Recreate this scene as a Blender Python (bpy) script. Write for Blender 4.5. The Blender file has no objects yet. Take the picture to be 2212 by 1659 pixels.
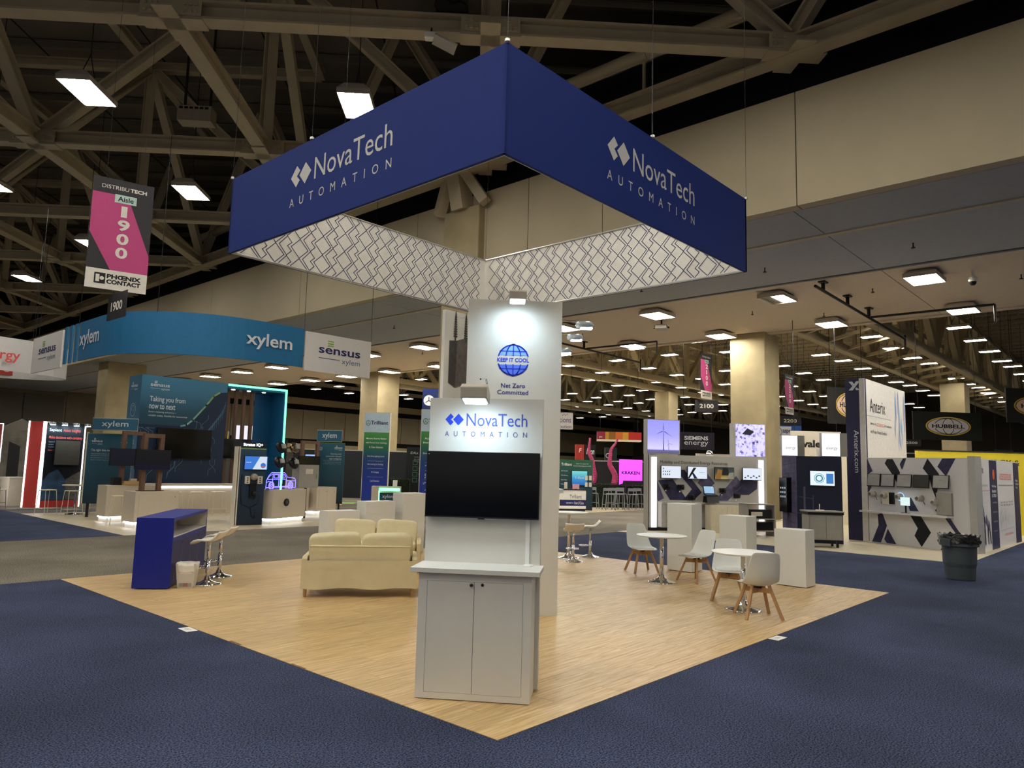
import bpy, bmesh, math, random
from mathutils import Vector, Matrix
random.seed(11)
sc = bpy.context.scene
COL = sc.collection

# ------------------------------------------------------------------ camera
YAW, PITCH, ROLL = 0.736790633, 0.113108719, 0.0257144662
CAM = Vector((-3.83732, -3.52880, 1.85))
_f = Vector((math.cos(PITCH)*math.cos(YAW), math.cos(PITCH)*math.sin(YAW), math.sin(PITCH)))
_r = Vector((math.sin(YAW), -math.cos(YAW), 0)); _u = _r.cross(_f)
_c, _s = math.cos(ROLL), math.sin(ROLL)
_R = _c*_r + _s*_u; _U = -_s*_r + _c*_u
cd = bpy.data.cameras.new('camera'); cam = bpy.data.objects.new('camera', cd); COL.objects.link(cam)
cam.matrix_world = Matrix(((_R.x, _U.x, -_f.x, CAM.x), (_R.y, _U.y, -_f.y, CAM.y), (_R.z, _U.z, -_f.z, CAM.z), (0, 0, 0, 1)))
cd.sensor_width = 36.0; cd.sensor_fit = 'HORIZONTAL'; cd.lens = 1579.5255*36/2212; cd.clip_start = .05; cd.clip_end = 400
sc.camera = cam

# ------------------------------------------------------------------ world, exposure
wd = bpy.data.worlds.new('world'); sc.world = wd; wd.use_nodes = True
wd.node_tree.nodes['Background'].inputs[0].default_value = (1.0, .93, .82, 1)
wd.node_tree.nodes['Background'].inputs[1].default_value = .22
vs = sc.view_settings
vs.view_transform = 'Standard'; vs.look = 'None'; vs.gamma = 1; vs.use_curve_mapping = False
vs.exposure = 0.4
NEAR_L, SOFF_L, FAR_L = 58.0, 55.0, 42.0
LAMP = (1.0, .955, .87)
SPOT = (.64, .84, 1.0)                          # colour of the booth spot lamps

# ------------------------------------------------------------------ materials
def lin(h, k=1.0):
    h = h.lstrip('#'); o = []
    for i in (0, 2, 4):
        c = int(h[i:i+2], 16)/255
        o.append(min(1.0, k*(c/12.92 if c <= .04045 else ((c+.055)/1.055)**2.4)))
    return tuple(o)
MATS = {}
def mat(name, col='#808080', rough=.6, metal=0.0, emit=0.0, k=1.0, var=.06, scale=9.0, bump=0.0, bscale=60.0, stretch=(1, 1, 1), spec=.4, world=False, trans=0.0, alpha=1.0, coat=0.0):
    if name in MATS: return MATS[name]
    m = bpy.data.materials.new(name); m.use_nodes = True; nt = m.node_tree; N, L = nt.nodes, nt.links
    b = N['Principled BSDF']; c = lin(col, k) if isinstance(col, str) else col
    b.inputs['Roughness'].default_value = rough; b.inputs['Metallic'].default_value = metal
    b.inputs['Specular IOR Level'].default_value = spec
    if trans: b.inputs['Transmission Weight'].default_value = trans
    if coat: b.inputs['Coat Weight'].default_value = coat
    b.inputs['Alpha'].default_value = alpha
    if world:
        g = N.new('ShaderNodeNewGeometry'); src = g.outputs['Position']
    else:
        g = N.new('ShaderNodeTexCoord'); src = g.outputs['Object']
    mp = N.new('ShaderNodeMapping'); mp.inputs['Scale'].default_value = stretch; L.new(src, mp.inputs['Vector'])
    n = N.new('ShaderNodeTexNoise'); n.inputs['Scale'].default_value = scale; n.inputs['Detail'].default_value = 4
    L.new(mp.outputs['Vector'], n.inputs['Vector'])
    r = N.new('ShaderNodeValToRGB'); r.color_ramp.elements[0].position = .3; r.color_ramp.elements[1].position = .7
    r.color_ramp.elements[0].color = tuple(max(0, x*(1-var)) for x in c)+(1,)
    r.color_ramp.elements[1].color = tuple(min(1, x*(1+var)) for x in c)+(1,)
    L.new(n.outputs['Fac'], r.inputs['Fac']); L.new(r.outputs['Color'], b.inputs['Base Color'])
    if emit:
        L.new(r.outputs['Color'], b.inputs['Emission Color']); b.inputs['Emission Strength'].default_value = emit
    if bump:
        n2 = N.new('ShaderNodeTexNoise'); n2.inputs['Scale'].default_value = bscale; n2.inputs['Detail'].default_value = 3
        L.new(mp.outputs['Vector'], n2.inputs['Vector'])
        bp = N.new('ShaderNodeBump'); bp.inputs['Strength'].default_value = bump; bp.inputs['Distance'].default_value = .01
        L.new(n2.outputs['Fac'], bp.inputs['Height']); L.new(bp.outputs['Normal'], b.inputs['Normal'])
    MATS[name] = m; return m
def emis(name, col, e, var=.02):
    """a surface that gives off light: black diffuse, emission only"""
    if name in MATS: return MATS[name]
    m = bpy.data.materials.new(name); m.use_nodes = True; nt = m.node_tree; N, L = nt.nodes, nt.links
    b = N['Principled BSDF']; c = lin(col) if isinstance(col, str) else col
    b.inputs['Base Color'].default_value = (.02, .02, .02, 1); b.inputs['Roughness'].default_value = .3
    tc = N.new('ShaderNodeTexCoord'); n = N.new('ShaderNodeTexNoise'); n.inputs['Scale'].default_value = 4
    L.new(tc.outputs['Object'], n.inputs['Vector'])
    r = N.new('ShaderNodeValToRGB')
    r.color_ramp.elements[0].color = tuple(x*(1-var) for x in c)+(1,); r.color_ramp.elements[1].color = tuple(min(1, x*(1+var)) for x in c)+(1,)
    L.new(n.outputs['Fac'], r.inputs['Fac']); L.new(r.outputs['Color'], b.inputs['Emission Color'])
    b.inputs['Emission Strength'].default_value = e
    MATS[name] = m; return m
def carpet(name, dark, light, big, k=1.0):
    m = mat(name, dark, .95, k=k, spec=.1, world=True); nt = m.node_tree; N, L = nt.nodes, nt.links
    b = N['Principled BSDF']; g = [x for x in N if x.bl_idname == 'ShaderNodeNewGeometry'][0]
    n1 = N.new('ShaderNodeTexNoise'); n1.inputs['Scale'].default_value = 78; n1.inputs['Detail'].default_value = 2; n1.inputs['Roughness'].default_value = .7
    n2 = N.new('ShaderNodeTexNoise'); n2.inputs['Scale'].default_value = big; n2.inputs['Detail'].default_value = 5
    for n in (n1, n2): L.new(g.outputs['Position'], n.inputs['Vector'])
    r1 = N.new('ShaderNodeValToRGB'); r1.color_ramp.elements[0].position = .40; r1.color_ramp.elements[1].position = .60
    r1.color_ramp.elements[0].color = lin(dark, k)+(1,); r1.color_ramp.elements[1].color = lin(light, k)+(1,)
    r2 = N.new('ShaderNodeValToRGB'); r2.color_ramp.elements[0].position = .35; r2.color_ramp.elements[1].position = .7
    r2.color_ramp.elements[0].color = (.74, .74, .74, 1); r2.color_ramp.elements[1].color = (1.18, 1.18, 1.22, 1)
    mx = N.new('ShaderNodeMix'); mx.data_type = 'RGBA'; mx.blend_type = 'MULTIPLY'; mx.inputs['Factor'].default_value = 1
    L.new(n1.outputs['Fac'], r1.inputs['Fac']); L.new(n2.outputs['Fac'], r2.inputs['Fac'])
    L.new(r1.outputs['Color'], mx.inputs['A']); L.new(r2.outputs['Color'], mx.inputs['B']); L.new(mx.outputs['Result'], b.inputs['Base Color'])
    bp = N.new('ShaderNodeBump'); bp.inputs['Strength'].default_value = .8; bp.inputs['Distance'].default_value = .02
    L.new(n1.outputs['Fac'], bp.inputs['Height']); L.new(bp.outputs['Normal'], b.inputs['Normal'])
    return m
def plankmat(name, c0, c1, c2, along='X', k=1.0, rough=.42):
    """wood print: fine streaks along one axis, each plank a little different"""
    m = bpy.data.materials.new(name); m.use_nodes = True; nt = m.node_tree; N, L = nt.nodes, nt.links
    b = N['Principled BSDF']; b.inputs['Roughness'].default_value = rough; b.inputs['Specular IOR Level'].default_value = .35
    g = N.new('ShaderNodeNewGeometry'); oi = N.new('ShaderNodeObjectInfo')
    mp = N.new('ShaderNodeMapping'); mp.inputs['Scale'].default_value = (1.1, 16, 1) if along == 'X' else (16, 1.1, 1)
    ad = N.new('ShaderNodeVectorMath'); ad.operation = 'ADD'
    cb = N.new('ShaderNodeCombineXYZ'); ml = N.new('ShaderNodeMath'); ml.operation = 'MULTIPLY'; ml.inputs[1].default_value = 37
    L.new(oi.outputs['Random'], ml.inputs[0]); L.new(ml.outputs[0], cb.inputs['X']); L.new(ml.outputs[0], cb.inputs['Y'])
    L.new(g.outputs['Position'], ad.inputs[0]); L.new(cb.outputs[0], ad.inputs[1]); L.new(ad.outputs[0], mp.inputs['Vector'])
    n = N.new('ShaderNodeTexNoise'); n.inputs['Scale'].default_value = 2.2; n.inputs['Detail'].default_value = 7; n.inputs['Roughness'].default_value = .62; n.inputs['Distortion'].default_value = .35
    L.new(mp.outputs['Vector'], n.inputs['Vector'])
    r = N.new('ShaderNodeValToRGB'); e = r.color_ramp.elements
    e[0].position = .3; e[0].color = lin(c0, k)+(1,); e[1].position = .72; e[1].color = lin(c2, k)+(1,)
    x = e.new(.5); x.color = lin(c1, k)+(1,)
    L.new(n.outputs['Fac'], r.inputs['Fac'])
    hv = N.new('ShaderNodeHueSaturation'); mr = N.new('ShaderNodeMapRange'); mr.inputs['To Min'].default_value = .93; mr.inputs['To Max'].default_value = 1.06
    L.new(oi.outputs['Random'], mr.inputs['Value']); L.new(mr.outputs['Result'], hv.inputs['Value']); L.new(r.outputs['Color'], hv.inputs['Color'])
    L.new(hv.outputs['Color'], b.inputs['Base Color'])
    bp = N.new('ShaderNodeBump'); bp.inputs['Strength'].default_value = .12; bp.inputs['Distance'].default_value = .004
    L.new(n.outputs['Fac'], bp.inputs['Height']); L.new(bp.outputs['Normal'], b.inputs['Normal'])
    MATS[name] = m; return m

# ------------------------------------------------------------------ mesh helpers
def _basis(d, up=(0, 0, 1)):
    d = Vector(d).normalized(); up = Vector(up)
    if abs(d.dot(up)) > .99: up = Vector((0, 1, 0))
    s = d.cross(up).normalized(); return d, s, s.cross(d).normalized()
class MB:
    def __init__(self): self.v = []; self.f = []
    def add(self, vs, fs):
        o = len(self.v); self.v += [tuple(p) for p in vs]; self.f += [tuple(i+o for i in f) for f in fs]; return self
    def box(self, x0, x1, y0, y1, z0, z1):
        return self.add([(x0, y0, z0), (x1, y0, z0), (x1, y1, z0), (x0, y1, z0), (x0, y0, z1), (x1, y0, z1), (x1, y1, z1), (x0, y1, z1)],
                        [(0, 3, 2, 1), (4, 5, 6, 7), (0, 1, 5, 4), (1, 2, 6, 5), (2, 3, 7, 6), (3, 0, 4, 7)])
    def bar(self, p, q, w, h, up=(0, 0, 1)):
        p, q = Vector(p), Vector(q); d, s, u = _basis(q-p, up); vs = []
        for P in (p, q):
            for a, b in ((-1, -1), (1, -1), (1, 1), (-1, 1)): vs.append(P+s*a*w/2+u*b*h/2)
        return self.add(vs, [(0, 1, 2, 3), (7, 6, 5, 4), (0, 4, 5, 1), (1, 5, 6, 2), (2, 6, 7, 3), (3, 7, 4, 0)])
    def hbeam(self, p, q, w, h, t, up=(0, 0, 1)):
        p, q = Vector(p), Vector(q); d, s, u = _basis(q-p, up)
        self.bar(p+u*(h/2-t/2), q+u*(h/2-t/2), w, t, up); self.bar(p-u*(h/2-t/2), q-u*(h/2-t/2), w, t, up)
        return self.bar(p, q, t, h-2*t, up)
    def tube(self, pts, r, seg=8, closed=False, cap=True):
        pts = [Vector(p) for p in pts]; n = len(pts); rs = r if isinstance(r, (list, tuple)) else [r]*n
        vs = []; prev = None
        for i, p in enumerate(pts):
            if closed: d = pts[(i+1) % n]-pts[i-1]
            else: d = pts[min(i+1, n-1)]-pts[max(i-1, 0)]
            d.normalize()
            if prev is None: _, s, u = _basis(d)
            else:
                s = (prev-d*prev.dot(d))
                s = s.normalized() if s.length > 1e-6 else _basis(d)[1]
                u = s.cross(d).normalized()
            prev = s
            for k in range(seg):
                a = 2*math.pi*k/seg; vs.append(p+(s*math.cos(a)+u*math.sin(a))*rs[i])
        fs = []
        for i in range(n if closed else n-1):
            j = (i+1) % n
            for k in range(seg):
                l = (k+1) % seg; fs.append((i*seg+k, i*seg+l, j*seg+l, j*seg+k))
        if cap and not closed: fs += [tuple(range(seg))[::-1], tuple((n-1)*seg+k for k in range(seg))]
        return self.add(vs, fs)
    def lathe(self, prof, c=(0, 0, 0), seg=24):
        vs = []; fs = []; m = len(prof)
        for k in range(seg):
            a = 2*math.pi*k/seg
            for r, z in prof: vs.append((c[0]+r*math.cos(a), c[1]+r*math.sin(a), c[2]+z))
        for k in range(seg):
            l = (k+1) % seg
            for i in range(m-1): fs.append((k*m+i, l*m+i, l*m+i+1, k*m+i+1))
        return self.add(vs, fs)
    def prism(self, poly, a, b, plane='xz'):
        """polygon (u,v) pushed from a to b along the third axis"""
        n = len(poly); put = {'xz': lambda u, v, w: (u, w, v), 'xy': lambda u, v, w: (u, v, w), 'yz': lambda u, v, w: (w, u, v)}[plane]
        vs = [put(u, v, a) for u, v in poly]+[put(u, v, b) for u, v in poly]
        fs = [tuple(range(n)), tuple(range(2*n-1, n-1, -1))]+[(i, i+n, (i+1) % n+n, (i+1) % n) for i in range(n)]
        return self.add(vs, fs)
    def face(self, poly, y=0.0):
        o = len(self.v); self.v += [(u, y, v) for u, v in poly]; self.f.append(tuple(range(o, o+len(poly)))); return self
    def line(self, pts, t, y=0.0, closed=True):
        """flat printed line of width t in the xz plane"""
        n = len(pts)
        for i in range(n if closed else n-1):
            a, b = Vector(pts[i]), Vector(pts[(i+1) % n]); d = b-a
            if d.length < 1e-6: continue
            d.normalize(); s = Vector((-d.y, d.x))*t/2; e = d*t/2
            self.face([a-s-e, b-s+e, b+s+e, a+s-e], y)
        return self
    def disc(self, cx, cz, r, y=0.0, seg=28, rz=None):
        return self.face([(cx+r*math.cos(2*math.pi*i/seg), cz+(rz or r)*math.sin(2*math.pi*i/seg)) for i in range(seg)], y)
    def pillow(self, cx, cy, cz, sx, sy, sz, e=.35, nu=20, nv=10):
        f = lambda c: math.copysign(abs(c)**e, c); vs = []; fs = []
        for j in range(nv+1):
            p = -math.pi/2+math.pi*j/nv
            for i in range(nu):
                t = 2*math.pi*i/nu
                vs.append((cx+sx*f(math.cos(p))*f(math.cos(t)), cy+sy*f(math.cos(p))*f(math.sin(t)), cz+sz*f(math.sin(p))))
        for j in range(nv):
            for i in range(nu):
                k = (i+1) % nu; fs.append((j*nu+i, j*nu+k, (j+1)*nu+k, (j+1)*nu+i))
        return self.add(vs, fs)
    def mesh(self, name, m, smooth=False, bevel=0.0, weld=True):
        me = bpy.data.meshes.new(name); me.from_pydata(self.v, [], self.f); me.update()
        if weld or bevel:
            bm = bmesh.new(); bm.from_mesh(me)
            if smooth or bevel: bmesh.ops.remove_doubles(bm, verts=bm.verts, dist=1e-5)
            if bevel: bmesh.ops.bevel(bm, geom=bm.edges[:], offset=bevel, segments=2, affect='EDGES', profile=.6)
            bmesh.ops.recalc_face_normals(bm, faces=bm.faces); bm.to_mesh(me); bm.free()
        if smooth:
            for p in me.polygons: p.use_smooth = True
        me.materials.append(m); return me
    def out(self, name, m, parent=None, smooth=False, bevel=0.0, loc=None, weld=True):
        o = bpy.data.objects.new(name, self.mesh(name, m, smooth, bevel, weld)); COL.objects.link(o)
        if parent is not None: o.parent = parent
        if loc is not None: o.location = loc
        return o
def tag(o, label=None, cat=None, group=None, kind=None):
    if label: o['label'] = label
    if cat: o['category'] = cat
    if group: o['group'] = group
    if kind: o['kind'] = kind
    return o
def thing(name, label, cat, loc=(0, 0, 0), rz=0.0, group=None):
    o = bpy.data.objects.new(name, None); COL.objects.link(o); o.empty_display_size = .1
    o.location = loc; o.rotation_euler = (0, 0, rz); return tag(o, label, cat, group)
def facing(name, label, cat, A, B, z0=0.0, group=None):
    """a thing whose front runs from A (viewer's left) to B; local x along the front, y into it"""
    return thing(name, label, cat, (A[0], A[1], z0), math.atan2(B[1]-A[1], B[0]-A[0]), group)
def struct(name, parent=None, loc=(0, 0, 0)):
    o = bpy.data.objects.new(name, None); COL.objects.link(o); o.location = loc; o['kind'] = 'structure'
    if parent: o.parent = parent
    return o
def pbox(name, m, parent, x0, x1, y0, y1, z0, z1, bevel=0.0):
    return MB().box(x0, x1, y0, y1, z0, z1).out(name, m, parent, bevel=bevel)
def dup(root, loc=None, rz=None, label=None, group=None):
    r = root.copy(); COL.objects.link(r)
    if loc is not None: r.location = loc
    if rz is not None: r.rotation_euler = (0, 0, rz)
    if label: r['label'] = label
    if group: r['group'] = group
    for ch in list(root.children):
        c = ch.copy(); COL.objects.link(c); c.parent = r
        for g in list(ch.children):
            d = g.copy(); COL.objects.link(d); d.parent = c
    return r
def inst(name, me, parent, loc, rot=None):
    o = bpy.data.objects.new(name, me); COL.objects.link(o); o.parent = parent; o.location = loc
    if rot is not None: o.rotation_mode = 'QUATERNION'; o.rotation_quaternion = rot
    return o
_tc = {}
def textmesh(s, bold, shear, space):
    key = (s, bold, shear, space)
    if key not in _tc:
        cu = bpy.data.curves.new('t', 'FONT'); cu.body = s; cu.size = 1; cu.offset = bold; cu.shear = shear; cu.space_character = space
        cu.resolution_u = 3; cu.align_x = 'LEFT'; cu.fill_mode = 'FRONT'
        ob = bpy.data.objects.new('t', cu); me = bpy.data.meshes.new_from_object(ob)
        vs = [tuple(v.co) for v in me.vertices]; fs = [tuple(p.vertices) for p in me.polygons]
        bpy.data.objects.remove(ob); bpy.data.curves.remove(cu); bpy.data.meshes.remove(me)
        xs = [v[0] for v in vs]; ys = [v[1] for v in vs]
        _tc[key] = (vs, fs, min(xs), max(xs), min(ys), max(ys))
    return _tc[key]
def text(parent, s, m, x0, x1, z0, z1=None, y=-.004, bold=0.0, shear=0.0, space=1.0, name='lettering', rot=0, label=None):
    """flat print fitted into the box x0..x1, z0..z1 of the local xz plane; rot=-90 reads downwards"""
    vs, fs, a, b, c, d = textmesh(s, bold, shear, space)
    if rot == -90:
        sx = (z1-z0)/(b-a); sz = (x1-x0)/(d-c)
        P = [(x0+(v[1]-c)*sz, y, z1-(v[0]-a)*sx) for v in vs]
    else:
        sx = (x1-x0)/(b-a); sz = sx if z1 is None else (z1-z0)/(d-c)
        P = [(x0+(v[0]-a)*sx, y, z0+(v[1]-c)*sz) for v in vs]
    me = bpy.data.meshes.new(name); me.from_pydata(P, [], fs); me.update(); me.materials.append(m)
    o = bpy.data.objects.new(name, me); COL.objects.link(o); o.parent = parent
    if label: o['label'] = label
    return o
def lines(parent, rows, m, x0, z, dz, h, y=-.004, name='lettering'):
    """several printed rows: (string, width)"""
    for i, (s, w) in enumerate(rows): text(parent, s, m, x0, x0+w, z-i*dz, z-i*dz+h, y=y, name=name)
def polar(cx, cz, r, t0, t1, n=16, rz=None):
    return [(cx+r*math.cos(t0+(t1-t0)*i/n), cz+(rz or r)*math.sin(t0+(t1-t0)*i/n)) for i in range(n+1)]
def mono(parent, s, m, x0, x1, z0, z1, y=-.004, bold=.0): return text(parent, s, m, x0, x1, z0, z1, y=y, bold=bold)

# ------------------------------------------------------------------ shared materials
WHITE = mat('white_laminate', '#dedbd1', .45, k=.92, var=.015, bump=.02, bscale=220)
WPRINT = mat('white_print', '#f2f0ea', .6, k=.95, var=.01)
CREAM = mat('cream_paint', '#d9d0bf', .6, var=.02)
INK = mat('black_print', '#14141a', .6, var=.02)
NAVY = mat('navy_print', '#1c1f5e', .5, var=.02)
BLACKP = mat('black_plastic', '#0b0b0d', .35, var=.1)
DARK = mat('dark_metal', '#232326', .45, .3, var=.08)
CHROME = mat('chrome', '#e8e8ea', .07, 1.0, var=.01)
STEEL = mat('brushed_steel', '#b4b4b4', .3, .9, var=.04)
ALU = mat('aluminium_frame', '#c9c7c0', .35, .6, var=.03)
SCREEN = mat('black_screen', '#05060a', .12, var=.1, spec=.5)
CONC = mat('concrete', '#a39472', .85, var=.12, scale=1.3, bump=.15, bscale=18, world=True)
CONCD = mat('concrete_dark', '#6e6656', .9, var=.15, scale=.8, bump=.1, bscale=12, world=True)
STEELP = mat('tan_painted_steel', '#b5a88c', .6, var=.07, scale=2.0, world=True)
WOODD = mat('walnut_veneer', '#6d5140', .5, var=.2, scale=3, stretch=(6, 6, .6))
OAK = mat('oak_leg', '#b58a5c', .5, var=.14, scale=5, stretch=(5, 5, .7))
GREYP = mat('grey_plastic', '#9a968c', .5, var=.05)
LIT = emis('lit_white_strip', (1.0, .97, .98), 2.2)
# ================================================================== THE HALL
def px(P):
    d = Vector(P)-CAM; z = d.dot(_f)
    if z < .1: return None
    return (1106+1579.5255*d.dot(_R)/z, 829.5-1579.5255*d.dot(_U)/z)
def seen(P, m=60):
    q = px(P); return q is not None and -m < q[0] < 2212+m and -m < q[1] < 1659+m
BLUEC = carpet('blue_carpet', '#1e2331', '#565f7c', .55, k=1.0)
GREYC = carpet('grey_brown_carpet', '#38332c', '#9a9282', .5, k=1.15)
SLABM = mat('bare_slab', '#4d4a48', .8, var=.1, scale=.5, world=True)
def floorbox(name, m, x0, x1, y0, y1, z0, z1, label=None):
    o = MB().box(x0, x1, y0, y1, z0, z1).out(name, m); o['kind'] = 'structure'; return o
floorbox('floor', SLABM, -60, 130, -60, 90, -.12, -.02)
floorbox('floor_blue_carpet', BLUEC, -30, 15.0, -30, 9.03, -.02, 0)
floorbox('floor_blue_carpet_side', BLUEC, 15.0, 40, -30, -.02, -.02, 0)
floorbox('floor_grey_aisle', GREYC, -40, 70, 9.03, 15.09, -.02, 0)
floorbox('floor_blue_carpet_back', BLUEC, -30, 3.13, 15.09, 25.6, -.02, 0)
floorbox('floor_grey_carpet_back', GREYC, -30, 45, 25.6, 60, -.02, 0)
floorbox('floor_grey_carpet_middle', GREYC, 12.35, 21.0, 15.09, 25.6, -.02, 0)

# ---- vinyl plank floor of the front booth: 230 mm planks running along x
OAKF = plankmat('light_oak_vinyl', '#ab8857', '#c9a874', '#dfc699', 'X', k=.98)
fl = struct('floor_wood'); MB().box(0, 9.18, 0, 9.0, -.015, .001).out('underlay', mat('underlay', '#7d5f38', .8), fl)
pw, plen = 9.0/38, 1.53
pm = {}
for r in range(38):
    x = -((r*.61) % plen)
    while x < 9.18:
        a, b = max(x, 0), min(x+plen, 9.18); x += plen
        if b-a < .03: continue
        key = round(b-a, 3)
        if key not in pm:
            g = .0012
            pm[key] = MB().box(g, b-a-g, g, pw-g, 0, .004).mesh('plank', OAKF)
        inst('plank', pm[key], fl, (a, r*pw, .001))
PALE = plankmat('pale_ash_vinyl', '#9c8d70', '#c7b898', '#ddd2b6', 'X', k=.95)
PALEY = plankmat('pale_ash_vinyl_cross', '#9d9075', '#cfc3a6', '#e3dac2', 'Y', k=.95)
for nm, m, q in (('floor_wood_water_booth', PALE, (3.13, 12.3, 15.09, 23.46)), ('floor_wood_network_booth', PALEY, (15.0, 26.5, -.02, 9.12))):
    o = floorbox(nm, m, *q, -.02, .006)
floorbox('floor_beige_back_booths', mat('beige_vinyl', '#bcae8e', .6, var=.08, world=True), 21.0, 62, 15.2, 40, -.02, .004)

# ---- soffit band between the halls, its fascia wall of big panels
FASC = mat('fascia_panel_paint', '#b0a388', .75, var=.05, scale=.7, world=True)
wf = struct('wall_fascia')
seams = [-26, -19.5, -12.7, -5.4, 2.11, 7.11, 9.66, 12.28, 14.46, 21.35, 28.8, 36.4, 44, 51.5, 59, 66.5, 70.7]
for a, b in zip(seams, seams[1:]):
    MB().box(11.2, 11.5, a+.012, b-.012, 7.5, 10.03).out('wall_panel', FASC, wf)
MB().box(11.3, 11.55, -26, 70.7, 7.6, 10.0).out('backing', mat('fascia_joint', '#2c2820', .9), wf)
GSOF = mat('grey_soffit_paint', '#a0a2a6', .8, var=.04, world=True)
BSOF = mat('beige_soffit_paint', '#c2b3a2', .8, var=.04, world=True)
cs = struct('ceiling_soffit')
yj = [-26, -12.5, 2.3, 17, 31.8, 46.5, 61, 70.7]
for (x0, x1, m, dz) in ((11.52, 13.42, GSOF, 0), (13.58, 17.3, GSOF, 0), (17.42, 25.1, BSOF, .1)):
    for a, b in zip(yj, yj[1:]): MB().box(x0, x1, a+.01, b-.01, 7.5+dz, 7.95).out('soffit_panel', m, cs)
MB().box(13.42, 13.58, -26, 70.7, 7.47, 7.95).out('cream_trim', mat('trim_cream', '#b3a893', .7), cs)
MB().box(17.3, 17.42, -26, 70.7, 7.47, 7.95).out('edge_trim', mat('trim_grey', '#6f6d6a', .7), cs)
MB().box(11.3, 25.0, -26, 70.7, 7.8, 8.0).out('soffit_deck', mat('soffit_joint', '#1d1b18', .9), cs)
MB().box(25.0, 25.35, -26, 70.7, 7.55, 17.4).out('end_beam', BSOF, cs)
wu = MB().box(11.6, 11.9, -30, 72, 10.0, 12.35).out('wall_upper_black', mat('black_upper_wall', '#0b0c10', .95, world=True)); wu['kind'] = 'structure'
# columns
def column(nm, x0, x1, y0, y1, z1, cap=False):
    o = MB().box(x0, x1, y0, y1, -.02, z1).out(nm, CONC, bevel=.03); o['kind'] = 'structure'; return o
column('trim_column_1', 10.95, 12.0, 11.38, 12.9, 9.6)
column('trim_column_2', 12.0, 14.2, 43.3, 44.9, 7.5)
column('trim_column_3', 24.75, 26.2, 8.6, 10.1, 7.6)
column('trim_column_4', 24.2, 25.9, 33.2, 35.0, 7.6)
column('trim_column_5', 52.6, 54.2, 29.1, 30.5, 8.8)
column('trim_column_6', 57.5, 59.2, 7.6, 9.2, 8.8)
p = MB()
for s in (-1, 1):
    p.bar((10.95, 12.14+s*1.0, 9.6), (10.72, 12.14+s*.35, 10.6), .3, .3)
p.bar((11.0, 12.14, 9.6), (10.72, 12.14, 10.7), .5, .5)
o = p.out('trim_bearing', STEELP); o['kind'] = 'structure'

# ---- far end wall (parallel to x): bands of concrete, glass and panels
we = struct('wall_end'); Yw = 70.7
W1 = mat('end_wall_black', '#0a0a0b', .9); W2 = mat('end_wall_concrete', '#b09f78', .85, var=.08, scale=.6, world=True)
W3 = mat('end_wall_panel', '#8f8266', .8, var=.06, scale=.5, world=True); W4 = mat('end_wall_lower', '#57524a', .85, var=.08, world=True)
GLZ = mat('dark_glazing', '#1a1c1f', .15, var=.1)
MB().box(-60, 130, Yw+.35, Yw+.6, -.02, 17).out('core', W1, we)
MB().box(25, 130, Yw, Yw+.4, 8.4, 9.15).out('concrete_band', W2, we); MB().box(25, 130, Yw, Yw+.4, 2.9, 3.9).out('concrete_band', W2, we)
MB().box(25, 130, Yw+.1, Yw+.4, 0, 2.9).out('lower_wall', W4, we)
x = 25.0
while x < 112:
    MB().box(x+.03, x+2.87, Yw+.05, Yw+.4, 4.45, 7.8).out('wall_panel', W3, we)
    if x+4.3 < 112 and int((x-25)/2.9) % 2 == 0: MB().box(x+.08, x+5.72, Yw+.25, Yw+.4, 9.2, 10.7).out('window_pane', GLZ, we)
    x += 2.9
x = -60.0
while x < 25:
    MB().box(x+.02, x+5.98, Yw-.1, Yw+.4, -.02, 10.4).out('wall_panel', CONCD, we); x += 6.0
dw = struct('door_1', loc=(19.2, Yw-.12, 0)); DM = mat('door_paint', '#877c66', .6, var=.03)
MB().box(-.2, 2.5, -.04, .02, 0, 3.25).out('door_frame', W2, dw)
for s in (0, 1):
    d = MB().box(.02+s*1.16, 1.14+s*1.16, -.09, -.04, .02, 3.0).out('door_leaf', DM, dw)
    MB().tube([(.15+s*1.16, -.16, 1.3), (1.0+s*1.16, -.16, 1.3)], .035).out('push_bar', STEEL, d)
dw = struct('door_2', loc=(11.5, Yw-.12, 0))
for s in (0, 1): MB().box(s*3.2, 3.1+s*3.2, -.09, -.02, .02, 7.2).out('door_leaf', mat('tall_door_paint', '#5b564b', .7), dw)

ww = MB().box(112, 112.3, -60, 72, -.02, 14).out('wall_far_side', W4); ww['kind'] = 'structure'
# ---- space truss of the near hall: square grid turned 45 degrees to the walls
G, U0, W0, ZB, ZT = 6.35, -.16, 8.9, 10.75, 16.5
Q2 = math.sqrt(.5)
def uw(u, w, z): return Vector(((u+w)*Q2, (w-u)*Q2, z))
ct = struct('ceiling_truss')
chordM = MB().hbeam((0, 0, 0), (G, 0, 0), .36, .4, .05).mesh('chord', STEELP)
topM = MB().hbeam((0, 0, 0), (G, 0, 0), .3, .34, .05).mesh('top_chord', STEELP)
LD = math.hypot(G, ZT-ZB); diagM = MB().hbeam((.25, 0, 0), (LD-.25, 0, 0), .3, .32, .05).mesh('diagonal', STEELP)
diagT = MB().hbeam((.25, 0, 0), (LD-.25, 0, 0), .22, .24, .04).mesh('diagonal', STEELP)
vertM = MB().hbeam((0, 0, 0), (ZT-ZB, 0, 0), .28, .3, .05).mesh('upright', STEELP)
gb = MB().box(-.62, .62, -.2, .2, -.24, -.21).box(-.2, .2, -.62, .62, -.24, -.21).box(-.6, .6, -.205, -.18, -.16, .16).box(-.6, .6, .18, .205, -.16, .16)
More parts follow.
